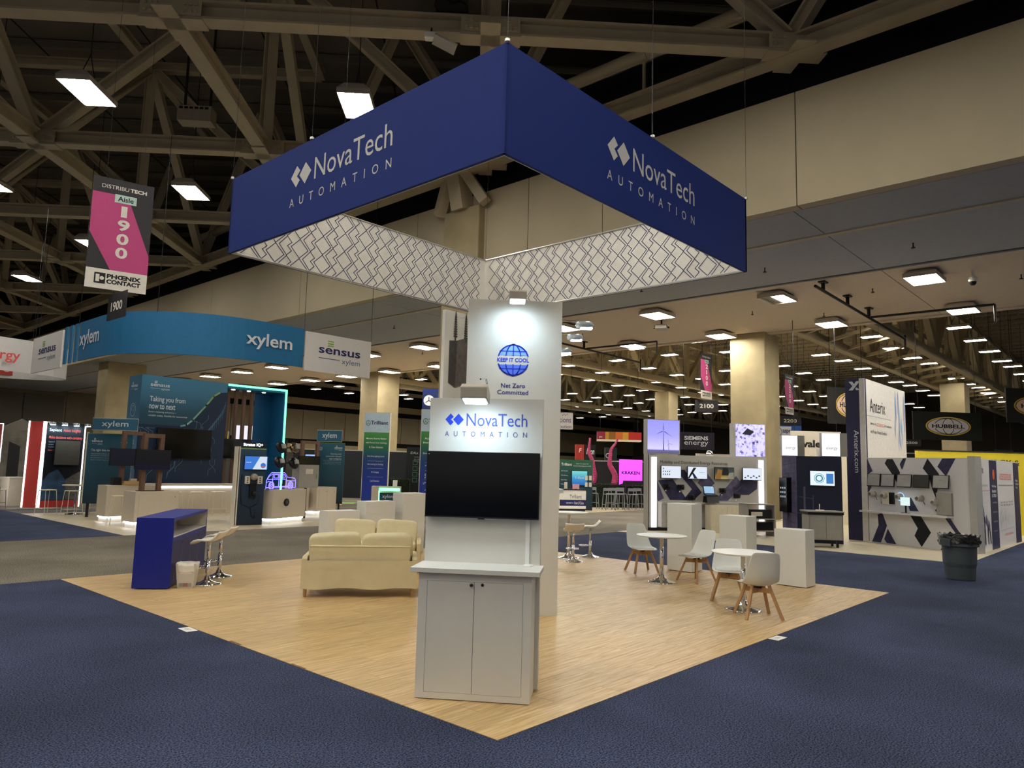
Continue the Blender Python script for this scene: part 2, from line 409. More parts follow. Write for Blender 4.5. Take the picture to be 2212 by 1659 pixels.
for sx in (-1, 1):
    for i in range(3):
        for z in (-.08, .07):
            for sy in (-1, 1): gb.lathe([(.0, .0), (.035, 0), (.035, .03), (0, .03)], (sx*(.28+i*.11), sy*.215, z), 6)
            gb.box(sx*(.28+i*.11)-.03, sx*(.28+i*.11)+.03, -.235, .235, z-.03, z+.03)
gussM = gb.mesh('gusset_plate', STEELP)
def quat(d):
    d, s, u = _basis(d); return Matrix(((d.x, -s.x, u.x), (d.y, -s.y, u.y), (d.z, -s.z, u.z))).to_quaternion()
def ok(i, j): return ((U0+G*i)+(W0+G*j))*Q2 < 10.9 and (W0+G*j-(U0+G*i))*Q2 < 68
for i in range(-9, 4):
    for j in range(-2, 9):
        if not ok(i, j): continue
        a = uw(U0+G*i, W0+G*j, ZB); t = uw(U0+G*i, W0+G*j, ZT)
        if not (seen(a, 500) or seen(t, 500)): continue
        inst('gusset_plate', gussM, ct, a, quat(uw(1, 0, 0)))
        if (i+j) % 2 == 0: inst('upright', vertM, ct, a, quat((0, 0, 1)))
        for di, dj in ((1, 0), (0, 1)):
            if not ok(i+di, j+dj): continue
            b = uw(U0+G*(i+di), W0+G*(j+dj), ZB); tb = uw(U0+G*(i+di), W0+G*(j+dj), ZT)
            inst('chord', chordM, ct, a, quat(b-a)); inst('top_chord', topM, ct, t, quat(tb-t))
            if (i+j) % 2 == 0: inst('diagonal', diagM, ct, t, quat(b-t))
            else: inst('diagonal', diagM, ct, a, quat(tb-a))
y = -24.0
while y < 70:
    MB().hbeam((10.67, y, 10.72), (10.67, y+8.98, 10.72), .4, .44, .05).out('edge_beam', STEELP, ct); y += 8.98
for k in range(9):                                     # raking struts from the edge beam up to the roof
    y0 = 2.0-8.98*2+8.98*k
    MB().hbeam((10.67, y0, 10.9), (10.9, y0-4.2, 16.6), .28, .3, .05).out('raker', STEELP, ct)
    MB().hbeam((10.67, y0, 10.9), (10.9, y0+4.2, 16.6), .28, .3, .05).out('raker', STEELP, ct)
pipe = struct('ceiling_duct')
MB().tube([(10.75, -20, 12.0), (10.75, 30, 12.0)], .17, 12).out('pipe', STEELP, pipe, smooth=True)
for k in range(12):
    y0 = -6+2.9*k
    MB().box(10.72, 10.78, y0-.03, y0+.03, 10.95, 11.85).out('hanger', STEELP, pipe)
    MB().tube([(10.75, y0-.12, 12.0), (10.75, y0+.12, 12.0)], .2, 12).out('collar', STEELP, pipe)
ce = struct('ceiling'); DECK = mat('dark_roof_deck', '#857c6d', .9, var=.14, scale=.35, world=True)
MB().box(-45, 25.2, -40, 75, 17.4, 17.6).out('roof_deck', DECK, ce)
L0 = 70.0
purM = MB().hbeam((-L0/2, 0, 0), (L0/2, 0, 0), .14, .3, .03).mesh('purlin', mat('purlin_paint', '#8a8171', .8, world=True))
for k in range(34):
    w = -6+k*2.12; um = min(35.0-w, 30)-L0/2
    inst('purlin', purM, ce, uw(um, w, 17.2), quat(uw(1, 0, 0)))
rodM = MB().tube([(0, 0, 0), (60, 0, 0)], .03, 5).mesh('sprinkler_pipe', mat('pipe_dark', '#2b2721', .7))
for k in range(9):
    inst('sprinkler_pipe', rodM, ce, uw(-34+k*4.3, -4, 16.9), quat(uw(0, 1, 0)))

# ---- far hall: trusses along x, open joists along y, roof
fc = struct('ceiling_far'); FDECK = mat('far_roof_deck', '#857b6b', .9, var=.15, scale=.3, world=True)
MB().box(25.1, 130, -40, 72, 13.6, 13.8).out('roof_deck', FDECK, fc)
FJ = mat('far_joist_paint', '#b3a78f', .7, world=True)
jb = MB().bar((0, -30, 0), (0, 70, 0), .1, .12).bar((0, -30, .75), (0, 70, .75), .1, .12)
for k in range(66): jb.bar((0, -30+k*1.5, .0), (0, -30+k*1.5+.75, .75), .05, .05).bar((0, -30+k*1.5+.75, .75), (0, -30+k*1.5+1.5, 0), .05, .05)
jM = jb.mesh('joist', FJ, weld=False)
for k in range(40): inst('joist', jM, fc, (26.5+k*1.85, 0, 12.65))
FTR = mat('far_truss_paint', '#b3a688', .65, var=.06, world=True)
tm = MB().bar((0, 0, 9.0), (86, 0, 9.0), .42, .42).bar((0, 0, 12.4), (86, 0, 12.4), .36, .36)
for k in range(14):
    a = k*6.2
    tm.bar((a, 0, 9), (a, 0, 12.4), .5, .34).bar((a+3.1, 0, 9), (a+3.1, 0, 12.4), .2, .2)
    tm.bar((a, 0, 9.1), (a+3.1, 0, 12.3), .34, .34).bar((a+3.1, 0, 12.3), (a+6.2, 0, 9.1), .34, .34)
tM = tm.mesh('truss', FTR, weld=False)
for yy in (-13.2, -9.7, 6.6, 10.1, 26.2, 29.8, 46.0, 49.5): inst('truss', tM, fc, (25.6, yy, 0))
for k in range(27):
    o = MB().bar((27+k*3.1, 6.6, 9.0), (27+k*3.1+3.1, 10.1, 9.0), .16, .16).out('cross_brace', FTR, fc)
em = MB().bar((0, 0, 10.75), (90, 0, 10.75), .5, .4).bar((0, 0, 13.2), (90, 0, 13.2), .4, .4)
for k in range(15):
    a = k*6.0; em.bar((a, 0, 10.8), (a+3, 0, 13.1), .3, .3).bar((a+3, 0, 13.1), (a+6, 0, 10.8), .3, .3).bar((a, 0, 10.8), (a, 0, 13.2), .3, .3)
inst('truss', em.mesh('truss', FTR, weld=False), fc, (25.6, 69.6, 0))

# ---- lights ----------------------------------------------------------------
HOUS = mat('lamp_housing', '#b9b1a2', .5, var=.04)
ETUBE = emis('lit_tube_near', LAMP, NEAR_L); ESOF = emis('lit_tube_soffit', LAMP, SOFF_L); EFAR = emis('lit_panel_far', LAMP, FAR_L)
DEADT = mat('dark_tube', '#7d776b', .4)
def housing(w, l, h):
    b = MB(); a = .16
    b.add([(-w/2, -l/2, 0), (w/2, -l/2, 0), (w/2, l/2, 0), (-w/2, l/2, 0), (-w/2, -l/2, .07), (w/2, -l/2, .07), (w/2, l/2, .07), (-w/2, l/2, .07),
           (-w/2+a, -l/2+.05, h), (w/2-a, -l/2+.05, h), (w/2-a, l/2-.05, h), (-w/2+a, l/2-.05, h)],
          [(0, 1, 2, 3), (0, 4, 5, 1), (1, 5, 6, 2), (2, 6, 7, 3), (3, 7, 4, 0), (4, 8, 9, 5), (5, 9, 10, 6), (6, 10, 11, 7), (7, 11, 8, 4), (8, 11, 10, 9)])
    return b
def make_fixture(name, label, cat, group, w, l, h, n, em, wire, dead=0):
    t = thing(name, label, cat, (0, 0, 0), 0, group)
    housing(w, l, h).out('housing', HOUS, t)
    MB().box(-w/2, -w/2+.02, -l/2, l/2, -.05, 0).box(w/2-.02, w/2, -l/2, l/2, -.05, 0).box(-w/2, w/2, -l/2, -l/2+.02, -.05, 0).box(-w/2, w/2, l/2-.02, l/2, -.05, 0).out('rim', HOUS, t)
    if n > 1:
        s = (w-.06)/n; tube = MB().box(-s*.34, s*.34, -l/2+.04, l/2-.04, -.03, -.012).mesh('lamp_tube', em); dt = None
        for i in range(n):
            me = tube
            if i >= n-dead:
                dt = dt or MB().box(-s*.22, s*.22, -l/2+.04, l/2-.04, -.03, -.012).mesh('lamp_tube', DEADT); me = dt
            o = bpy.data.objects.new('lamp_tube', me); COL.objects.link(o); o.parent = t; o.location = (-w/2+.03+s*(i+.5), 0, 0)
    else: MB().box(-w/2+.03, w/2-.03, -l/2+.03, l/2-.03, -.03, -.01).out('diffuser', em, t)
    if wire:
        q = MB()
        for sy in (-1, 1): q.tube([(0, sy*.35, h), (0, 0, h+.7)], .012, 5)
        q.tube([(0, 0, h+.7), (0, 0, wire)], .012, 5).out('suspension_cable', DARK, t)
    return t
proto = make_fixture('high_bay_light', 'rectangular fluorescent high bay light with lit louvre hung below the tan roof truss', 'light', 'high bay lights of the near hall', .78, 1.3, .22, 9, ETUBE, 6.4)
first = True
for a in range(-6, 3):
    for b in range(-5, 8):
        u, w = -3.3+6.35*a, 11.75+6.4*b
        P = uw(u, w, 10.45)
        if P.x > 9.6 or P.y > 66 or P.x < -26 or P.y < -9: continue
        if not seen(P, 150) and (P-CAM).length > 24: continue
        if first: o = proto; first = False; o.location = P; o.rotation_euler = (0, 0, -math.pi/4)
        else: dup(proto, P, -math.pi/4)
proto = make_fixture('soffit_light', 'wide louvred fluorescent light fitted flat under the beige soffit', 'light', 'lights under the beige soffit', .85, 1.15, .14, 8, ESOF, 0)
half = make_fixture('soffit_light', 'soffit light with half its tubes dark beside the grey soffit trim', 'light', None, .85, 1.15, .14, 8, ESOF, 0, dead=4)
first = True
for k, yy in enumerate((-11.4, -7.1, -2.8, 1.44, 5.66, 10.06, 14.35, 18.6, 22.8, 27.2, 31.7, 36.1, 40.3, 44.6, 49, 53.4, 57.8)):
    for xx in (18.85, 23.85):
        P = (xx, yy, 7.44)
        if k == 4 and xx < 20: half.location = P; half.rotation_euler = (0, 0, math.pi/2); continue
        if first: proto.location = P; proto.rotation_euler = (0, 0, math.pi/2); first = False
        else: dup(proto, P, math.pi/2)
proto = make_fixture('far_hall_light', 'small bright rectangular light hung under the dark roof of the far hall', 'light', 'lights of the far hall', .62, 1.0, .12, 1, EFAR, 3.4)
first = True
for a in range(0, 13):
    for b in range(-1, 15):
        P = (32.5+3.95*a, 3.9+3.95*b, 9.0+.05*((a*7+b*3) % 4))
        if not seen(P, 20) or (a*5+b*11) % 9 == 0: continue
        if first: proto.location = P; first = False
        else: dup(proto, P)
# small things on the truss and soffit
HG = mat('access_point_grey', '#a9a49b', .5)
def truss_box(name, label, cat, P, size, m, rz=-math.pi/4, kind='box'):
    t = thing(name, label, cat, P, rz); a, b, c = size
    MB().box(-a/2, a/2, -b/2, b/2, 0, c).out('case', m, t, bevel=.015)
    if kind == 'heater':
        for k in range(6): MB().box(-a/2+.06+k*(a-.1)/6, -a/2+.06+(k+.7)*(a-.1)/6, -b/2-.006, -b/2, c-.12, c-.05).out('vent_slot', BLACKP, t)
        MB().box(-a/2+.1, -a/2+.16, -.03, .03, c, c+4.6).out('bracket', DARK, t); MB().box(a/2-.16, a/2-.1, -.03, .03, c, c+4.6).out('bracket', DARK, t)
    if kind == 'speaker':
        MB().lathe([(0, 0), (.17, 0), (.19, -.02), (0, -.02)], (-a/4, 0, 0), 16).out('driver', DARK, t); MB().lathe([(0, 0), (.12, 0), (.13, -.02), (0, -.02)], (a/4, 0, 0), 16).out('driver', DARK, t)
        MB().box(-.03, .03, -.03, .03, c, c+6.2).out('bracket', DARK, t)
    return t
truss_box('unit_heater', 'beige slotted box hanging under the roof between truss diagonals', 'heater', uw(-9.35, 17.4, 12.4), (1.05, .5, .5), mat('beige_box', '#a39a88', .6), kind='heater')
truss_box('loudspeaker', 'black square loudspeaker hung above the truss chord', 'speaker', uw(-.95, 8.5, 10.98), (.66, .5, .25), BLACKP, kind='speaker')
t = thing('antenna_panel', 'pale flat antenna panel with white box clipped to the truss chord', 'antenna', uw(-1.35, 8.65, 10.32), -math.pi/4)
MB().bar((.06, -.05, 0), (.5, .05, -.16), .36, .04).out('flat_panel', HG, t); MB().box(-.12, .12, -.1, .08, .0, .12).out('radio_box', WPRINT, t, bevel=.02)
MB().tube([(0, 0, .12), (0, .1, .3)], .02).out('clamp', DARK, t)
# sprinkler run under the beige soffit
sp = thing('sprinkler_run', 'black sprinkler pipe run with drops hung under the beige soffit', 'pipe', (0, 0, 7.3))
PD = mat('black_pipe', '#1a1715', .5)
MB().tube([(17.4, 3.95, 0), (27.5, 4.1, -.05)], .045, 8).out('main_pipe', PD, sp); MB().tube([(22.8, 4.0, 0), (22.9, .4, 0)], .04, 8).out('branch_pipe', PD, sp)
MB().tube([(22.9, .4, 0), (22.9, .4, -.55)], .035, 8).out('drop', PD, sp); MB().tube([(27.5, 4.1, .1), (27.5, 4.1, -.5)], .04, 8).out('drop', PD, sp)
for xx in (18.2, 20.4, 22.6): MB().box(xx-.02, xx+.02, 3.95, 4.05, 0, .3).box(xx-.15, xx+.15, 3.9, 4.1, .26, .3).out('hanger', PD, sp)
sp2 = dup(sp, (0, 12.1, 7.3)); sp2['label'] = 'black sprinkler pipe run with drops, further along the beige soffit'
hd = MB().lathe([(0, 0), (.05, 0), (.05, .02), (.015, .03), (.015, .12), (.03, .13), (0, .13)], (0, 0, -.13), 8).mesh('sprinkler_head', PD)
k = 0
for xx, yy in [(15.4, .9), (15.4, 4.6), (15.3, 8.5), (15.4, 12.4), (15.3, 16.6), (19.9, 3.1), (20.6, -.6), (20.9, 7.4), (22.6, 5.5), (21.2, 11.6), (21.0, 15.0), (14.8, 20.0), (15.3, 25.5), (20.5, 24.8)]:
    o = bpy.data.objects.new('ceiling_sprinkler', hd); COL.objects.link(o); o.location = (xx, yy, 7.5 if xx < 17.3 else 7.6)
    tag(o, 'small dark sprinkler head poking down from the soffit', 'sprinkler', 'sprinkler heads of the soffit')
t = thing('projector', 'grey projector mounted flat under the beige soffit', 'projector', (20.4, 10.8, 7.35), .4)
MB().box(-.28, .28, -.22, .22, -.12, .04).out('body', GREYP, t, bevel=.03); MB().lathe([(0, 0), (.09, 0), (.07, .05), (0, .05)], (.12, -.2, -.05), 12).out('lens', BLACKP, t); MB().box(-.03, .03, -.03, .03, .04, .25).out('mount', DARK, t)
t = thing('dome_camera', 'small white dome security camera under the beige soffit', 'camera', (19.3, .35, 7.6))
MB().lathe([(0, 0), (.03, 0), (.03, -.2), (.1, -.2), (.11, -.3), (.1, -.33), (0, -.33)], (0, 0, 0), 14).out('mount', WPRINT, t); MB().lathe([(.09, -.33), (.08, -.39), (.05, -.43), (0, -.44)], (0, 0, 0), 14).out('dome', BLACKP, t, smooth=True)
# ================================================================== FRONT BOOTH
BLUEF = mat('royal_blue_fabric', '#082f88', .75, k=.72, var=.03, scale=40, bump=.05, bscale=400)
LINER = mat('white_liner_fabric', '#ded9d0', .8, var=.02)
LOGOW = mat('pale_grey_print', '#cfccc6', .6, var=.01)
PATT = mat('navy_line_print', '#2c3560', .6, var=.02)
def chevron(x, z, a, h):
    """left-pointing logo arrow: tip at (x,z), width a, half height h"""
    return [(x, z), (x+.62*a, z+h), (x+a, z+.45*h), (x+.66*a, z), (x+a, z-.45*h), (x+.62*a, z-h)]
def diamond(x, z, a, h): return [(x, z), (x+a/2, z+h), (x+a, z), (x+a/2, z-h)]
def nova_logo(parent, m1, m2, m3, x0, x1, zc, h, zt0, zt1, za0, za1, y=-.004):
    w = x1-x0; u = w/2.3
    MB().face(chevron(x0, zc, .235*u, h), y).out('logo_mark', m1, parent); MB().face(diamond(x0+.22*u, zc, .3*u, h), y).out('logo_mark', m1, parent)
    text(parent, 'NovaTech', m2, x0+.60*u, x1, zt0, zt1, y=y)
    text(parent, 'AUTOMATION', m3, x0, x1, za0, za1, y=y, space=2.5)
# ---- hanging square sign
BX0, BX1, BY0, BY1, BZ0, BZ1 = 1.484, 7.33, 1.49, 7.48, 5.11, 6.34
hs = thing('hanging_sign', 'square royal blue hanging fabric sign with white logos over the booth', 'sign', (BX0, BY0, BZ0))
SX, SY, SH = BX1-BX0, BY1-BY0, BZ1-BZ0
def side(A, B, printed):
    s = bpy.data.objects.new('side_panel', None); COL.objects.link(s); s.parent = hs
    ang = math.atan2(B[1]-A[1], B[0]-A[0]); L = math.hypot(B[0]-A[0], B[1]-A[1])
    s.location = (A[0], A[1], 0); s.rotation_euler = (0, 0, ang)
    me = MB().box(0, L, 0, .04, 0, SH).mesh('outer_fabric', BLUEF)
    inst('outer_fabric', me, s, (0, 0, 0)); inst('inner_liner', MB().box(.045, L-.045, .042, .05, -.004, SH).mesh('inner_liner', LINER), s, (0, 0, 0))
    if printed:
        zc = .775 if A[0] == 0 and A[1] > 0 else .75
        nova_logo(s, LOGOW, LOGOW, LOGOW, printed[0], printed[1], zc, .158, zc-.155, zc+.16, zc-.435, zc-.31)
    else:
        d = MB()
        for k in range(-1, int(L/.453)+2):
            for r in range(-1, 5):
                x = .79+.453*(k-1); z = (.2 if k % 2 else .03)+.34*r
                for P in (chevron(x-.388, z, .235, .165), diamond(x-.165, z, .33, .165)):
                    Q = [(L-a, min(max(b, .01), SH-.01)) for a, b in P]
                    if max(a for a, b in Q) > L-.05 or min(a for a, b in Q) < .05: continue
                    if all(b <= .012 or b >= SH-.012 for a, b in Q): continue
                    for k2_ in range(len(P)):
                        p0, p1 = P[k2_], P[(k2_+1) % len(P)]
                        def clip(pa_, pb_):
                            (x0, z0), (x1, z1) = (L-pa_[0], pa_[1]), (L-pb_[0], pb_[1]); t0, t1 = 0, 1
                            for lo, s_ in ((.012, 1), (SH-.012, -1)):
                                a0, a1 = s_*(z0-lo), s_*(z1-lo)
                                if a0 < 0 and a1 < 0: return None
                                if a0 < 0: t0 = max(t0, a0/(a0-a1))
                                elif a1 < 0: t1 = min(t1, a0/(a0-a1))
                            return [(x0+(x1-x0)*t0, z0+(z1-z0)*t0), (x0+(x1-x0)*t1, z0+(z1-z0)*t1)] if t1 > t0 else None
                        c = clip(p0, p1)
                        if c: d.line(c, .013, .054, closed=False)
        inst('printed_pattern', d.mesh('printed_pattern', PATT, weld=False), s, (0, 0, 0))
    return s
side((0, SY), (0, 0), (1.79, 4.1)); side((0, 0), (SX, 0), (1.86, 4.08)); side((SX, 0), (SX, SY), None); side((SX, SY), (0, SY), None)
fr = MB()
for z in (.02, SH-.02):
    fr.tube([(.06, .06, z), (SX-.06, .06, z), (SX-.06, SY-.06, z), (.06, SY-.06, z)], .018, 6, closed=True)
fr.out('frame', ALU, hs)
for (cx, cy) in ((0, 0), (SX, 0), (SX, SY), (0, SY), (SX/2, 0), (0, SY*.62), (SX, SY*.3), (SX*.35, SY)):
    MB().tube([(cx, cy, SH), (cx, cy, 10.6-BZ0)], .003, 5).out('cable', DARK, hs); MB().lathe([(0, .05), (.03, .03), (.03, 0), (0, -.01)], (cx, cy, SH), 8).out('eyelet', ALU, hs)

# ---- spot lamps on arms
def arm_lamp(label, P, rz, kind, power, group=None, aim=None):
    t = thing('arm_lamp', label, 'lamp', P, rz, group)
    if kind == 'box':      # floodlight head hung in front of a panel top, lighting back down on the panel
        MB().tube([(.03, .04, .0), (.03, .04, .12), (.03, -.02, .16), (.03, -.3, .12)], .008, 6).out('arm', CHROME, t)
        h = MB().prism([(-.44, -.05), (-.28, -.09), (-.26, .0), (-.40, .07), (-.45, .04)], -.11, .11, 'yz').out('head', mat('lamp_head_beige', '#b5ad9d', .4), t, bevel=.008)
        MB().add([(-.09, -.42, -.062), (.09, -.42, -.062), (.09, -.3, -.092), (-.09, -.3, -.092)], [(0, 1, 2, 3)]).out('lens', emis('spot_lens', SPOT, 14), h)
        lp = (0, -.36, -.11)
    else:
        MB().tube([(0, 0, 0), (0, -.34, .0)], .01, 6).out('arm', CHROME, t)
        h = MB().pillow(0, -.44, -.05, .075, .13, .055, .6, 14, 8).out('head', mat('lamp_head_clear', '#c9d2d6', .15, .6), t, smooth=True)
        MB().box(-.055, .055, -.55, -.38, -.108, -.1).out('lens', emis('spot_lens_side', SPOT, 30), h)
        lp = (0, -.46, -.13)
    ld = bpy.data.lights.new('bulb', 'SPOT'); ld.energy = power; ld.color = SPOT; ld.spot_size = math.radians(155); ld.spot_blend = 1.0; ld.shadow_soft_size = .1
    lo = bpy.data.objects.new('bulb', ld); COL.objects.link(lo); lo.parent = t; lo.location = lp
    d = Vector(aim or (0, .75, -1)).normalized(); lo.rotation_euler = d.to_track_quat('-Z', 'Y').to_euler()
    return t
# ---- demo kiosk with television
KA, KB = (.174, 1.073), (.705, .324); KR = math.atan2(KB[1]-KA[1], KB[0]-KA[0])
def kloc(x, y, z=0): return (KA[0]+x*math.cos(KR)-y*math.sin(KR), KA[1]+x*math.sin(KR)+y*math.cos(KR), z)
kk = facing('demo_kiosk', 'white demo kiosk with cabinet, counter and tall blue-logo back panel', 'kiosk', KA, KB)
WGR = WHITE
pb = MB().box(-.047, .952, .368, .45, .02, 2.44).out('back_panel', WGR, kk, bevel=.003)
LB = mat('bright_blue_print', '#2447d8', .5); LT = mat('blue_print', '#3a54b8', .5); LG = mat('slate_blue_print', '#4a5f96', .5)
b0 = bpy.data.objects.new('logo', None); COL.objects.link(b0); b0.parent = kk; b0.location = (0, .368, 0)
nova_logo(b0, LB, LT, LG, .094, .815, 2.252, .052, 2.197, 2.307, 2.105, 2.15, y=-.003)
cb = MB(); cb.box(0, .918, .022, .365, .012, .99).out('cabinet_body', WGR, kk, bevel=.003)
f = MB(); f.box(0, .07, 0, .022, .012, .99).box(.851, .918, 0, .022, .012, .99).box(.07, .851, 0, .022, .926, .99).box(.07, .851, 0, .022, .012, .06).out('face_frame', WGR, kk)
for (a, b) in ((.072, .4535), (.4575, .849)):
    d = MB().box(a, b, .002, .02, .062, .924).out('door', WGR, kk)
    kx = .435 if a < .1 else .521
    if a < .1: MB().lathe([(0, 0), (.006, 0), (.006, .014), (.014, .02), (.014, .026), (0, .03)], (0, 0, 0), 14).out('knob', mat('knob_metal', '#55504a', .25, .9), d, smooth=True, loc=(kx, .002, .903)).rotation_euler = (math.pi/2, 0, 0)
    else: MB().lathe([(0, 0), (.013, 0), (.012, .006), (.004, .007), (0, .004)], (0, 0, 0), 14).out('lock', mat('lock_metal', '#4b4843', .3, .9), d, loc=(kx, .002, .905)).rotation_euler = (math.pi/2, 0, 0)
ctp = MB().box(-.062, .985, -.055, .368, .992, 1.03).out('countertop', WGR, kk, bevel=.003)
MB().lathe([(0, 0), (.045, 0), (.045, .008), (.03, .012), (0, .012)], (.86, .30, 1.03), 18).out('cable_grommet', WPRINT, kk)
MB().box(.825, .86, .35, .367, 1.03, 1.42).out('cable_cover', WPRINT, kk)
for fx in (.03, .86):
    for fy in (.04, .33): MB().box(fx, fx+.045, fy-.03, fy+.01, 0, .014).out('foot', GREYP, kk)
tv = facing('television', 'switched-off black television hung on the white demo kiosk', 'television', kloc(-.042, .29), kloc(.938, .29), 1.412)
MB().box(0, .98, 0, .045, 0, .56).out('case', BLACKP, tv, bevel=.004); MB().box(.008, .972, -.002, .0, .014, .552).out('screen', SCREEN, tv)
MB().box(.0, .98, -.004, .002, 0, .008).out('bezel', mat('bezel_grey', '#3a3a3e', .3, .6), tv); MB().box(.462, .518, -.004, .01, -.01, .002).out('logo_tab', DARK, tv)
MB().box(.36, .62, .045, .078, .12, .44).out('wall_mount', DARK, tv)
MB().disc(.02, .535, .004, -.004, 10).out('sticker', mat('sticker', '#7fb0a0', .5), tv)
arm_lamp('beige box floodlight on a wire arm over the demo kiosk', kloc(.42, .33, 2.45), KR, 'box', 20)
# ---- tower panel with globe emblem, long back wall, print panel
TA, TB = (2.737, 3.238), (3.611, 2.364)
tw = facing('display_tower', 'tall white display wall with blue globe emblem and net zero text', 'display wall', TA, TB)
MB().box(0, 1.236, 0, .1, 0, 4.033).out('front_panel', WGR, tw, bevel=.004)
MB().box(.66, 1.236, .1, 4.6, 0, 4.033).out('side_wall', WHITE, tw)
gl = bpy.data.objects.new('globe_emblem', None); COL.objects.link(gl); gl.parent = tw
GX, GZ, GR = .602, 3.237, .207; D1 = mat('globe_blue', '#1f3fd0', .5); D2 = mat('globe_light', '#7fb0f2', .5); D3 = mat('globe_mid', '#5a7df0', .5)
gp = .062; t0 = math.asin(gp/GR)
for s in (1, -1):
    MB().face([(GX+GR*math.cos(t), GZ+s*GR*math.sin(t)) for t in [t0+(math.pi-2*t0)*i/24 for i in range(25)]], -.003).out('globe_half', D2 if s > 0 else D3, gl)
    q = MB(); q.line([(GX+(GR-.008)*math.cos(t), GZ+s*(GR-.008)*math.sin(t)) for t in [t0+(math.pi-2*t0)*i/24 for i in range(25)]], .018, -.005, closed=False)
    q.line([(GX+.1*math.cos(t), GZ+s*GR*math.sin(t)) for t in [t0+(math.pi-2*t0)*i/18 for i in range(19)]], .015, -.005, closed=False)
    q.line([(GX, GZ+s*gp), (GX, GZ+s*GR)], .015, -.005, closed=False); hz = .115; hx = math.sqrt(GR*GR-hz*hz)
    q.line([(GX-hx, GZ+s*hz), (GX+hx, GZ+s*hz)], .014, -.005, closed=False).out('globe_lines', D1, gl)
text(gl, 'KEEP IT COOL', D1, GX-.207, GX+.207, GZ-.026, GZ+.028, bold=.025, y=-.003)
NT = mat('indigo_print', '#2b2f86', .5)
text(tw, 'Net Zero', NT, .452, .765, 2.872, 2.93, bold=.012); text(tw, 'Committed', NT, .405, .808, 2.785, 2.843, bold=.012)
sh = MB().box(1.236, 1.52, 1.85, 2.6, 1.47, 1.53).out('shelf', WHITE, tw); MB().box(1.24, 1.3, 2.1, 2.35, 1.28, 1.47).out('shelf_bracket', WHITE, tw)
pp = facing('equipment_print', 'white panel printed with grey equipment cabinets behind the tall display wall', 'panel', (3.0, 3.97), (4.3, 3.95))
MB().box(0, 1.0, 0, .06, 0, 4.03).out('board', WPRINT, pp)
PG = mat('grey_photo_print', '#6d6764', .6, var=.25, scale=14); PG2 = mat('dark_grey_photo_print', '#4c4846', .6, var=.2, scale=14)
for k, z in enumerate((3.0, 1.75)):
    MB().face([(.09, z), (.22, z-.06), (.26, z+.62), (.09, z+.6)], -.003).out('cabinet_print', PG2, pp); MB().face([(.22, z-.06), (.47, z+.02), (.47, z+.7), (.24, z+.62)], -.004).out('cabinet_print', PG, pp)
    for xx in (.2, .4):
        q = MB()
        for i in range(9): q.face([(xx-.035+.002*i, z+.66+i*.035), (xx+.035-.002*i, z+.66+i*.035), (xx+.035-.002*i, z+.685+i*.035), (xx-.035+.002*i, z+.685+i*.035)], -.005)
        q.face([(xx-.014, z+.6), (xx+.014, z+.6), (xx+.014, z+.98), (xx, z+1.06), (xx-.014, z+.98)], -.004).out('insulator_print', PG2, pp)
TRZ = -math.pi/4
arm_lamp('beige box floodlight on a wire arm over the globe emblem', (2.737+.62*Q2-.02, 3.238-.62*Q2-.02, 4.0), TRZ, 'box', 28)
for d in (.98, 2.0, 3.35):
    arm_lamp('clear-headed arm spotlight on the side of the tall display wall', (3.611+d*Q2, 2.364+d*Q2, 3.98), math.pi/4, 'arm', 45, 'arm spotlights of the display wall')

# ---- blue storage counter
CA, CB = (.825, 7.157), (2.13, 8.87); CRZ = math.atan2(CB[1]-CA[1], CB[0]-CA[0]); CL = math.hypot(CB[0]-CA[0], CB[1]-CA[1])
BLUEL = mat('deep_blue_laminate', '#101c78', .45, k=1.2, var=.04); WIN = mat('white_interior', '#d8d2c4', .5)
bc = facing('storage_counter', 'deep blue reception counter with open white shelf and doors', 'counter', CA, CB)
b = MB(); b.box(0, .03, 0, .5, .02, 1.0).out('end_panel', BLUEL, bc); MB().box(CL-.03, CL, 0, .5, .02, 1.0).out('end_panel', BLUEL, bc)
MB().box(.03, CL-.03, 0, .5, .955, 1.0).out('top', BLUEL, bc); MB().box(.03, CL-.03, .48, .5, .06, .955).out('back', BLUEL, bc)
MB().box(.03, CL-.03, .004, .48, .72, .735).out('shelf', WIN, bc); MB().box(.03, .034, .004, .48, .735, .955).out('liner', WIN, bc); MB().box(CL-.034, CL-.03, .004, .48, .735, .955).out('liner', WIN, bc); MB().box(.034, CL-.034, .474, .48, .735, .955).out('liner', WIN, bc)
MB().box(.03, CL-.03, .02, .48, .06, .72).out('carcass', BLUEL, bc); MB().box(.03, CL-.03, .0, .02, .66, .72).out('rail', BLUEL, bc); MB().box(.03, CL-.03, .0, .02, .06, .12).out('rail', BLUEL, bc); MB().box(.06, CL-.06, .05, .45, 0, .06).out('plinth', DARK, bc)
BLD = mat('violet_blue_laminate', '#232458', .5, k=1.1, var=.05)
n = 4; dwid = (CL-.06)/n
for i in range(n):
    d = MB().box(.034+i*dwid, .026+(i+1)*dwid, 0, .019, .122, .658).out('door', BLD, bc)
    hx = .026+(i+1)*dwid-.03 if i % 2 == 0 else .034+i*dwid+.03
    MB().box(hx-.006, hx+.006, -.018, 0, .59, .635).out('latch', CHROME, d)
    MB().box(.026+(i+1)*dwid, .034+(i+1)*dwid-.002, .0, .015, .122, .658).out('edge_line', mat('pale_edge', '#8c8aa8', .5), bc) if i < n-1 else None
def cloc(x, y, z=0): return (CA[0]+x*math.cos(CRZ)-y*math.sin(CRZ), CA[1]+x*math.sin(CRZ)+y*math.cos(CRZ), z)
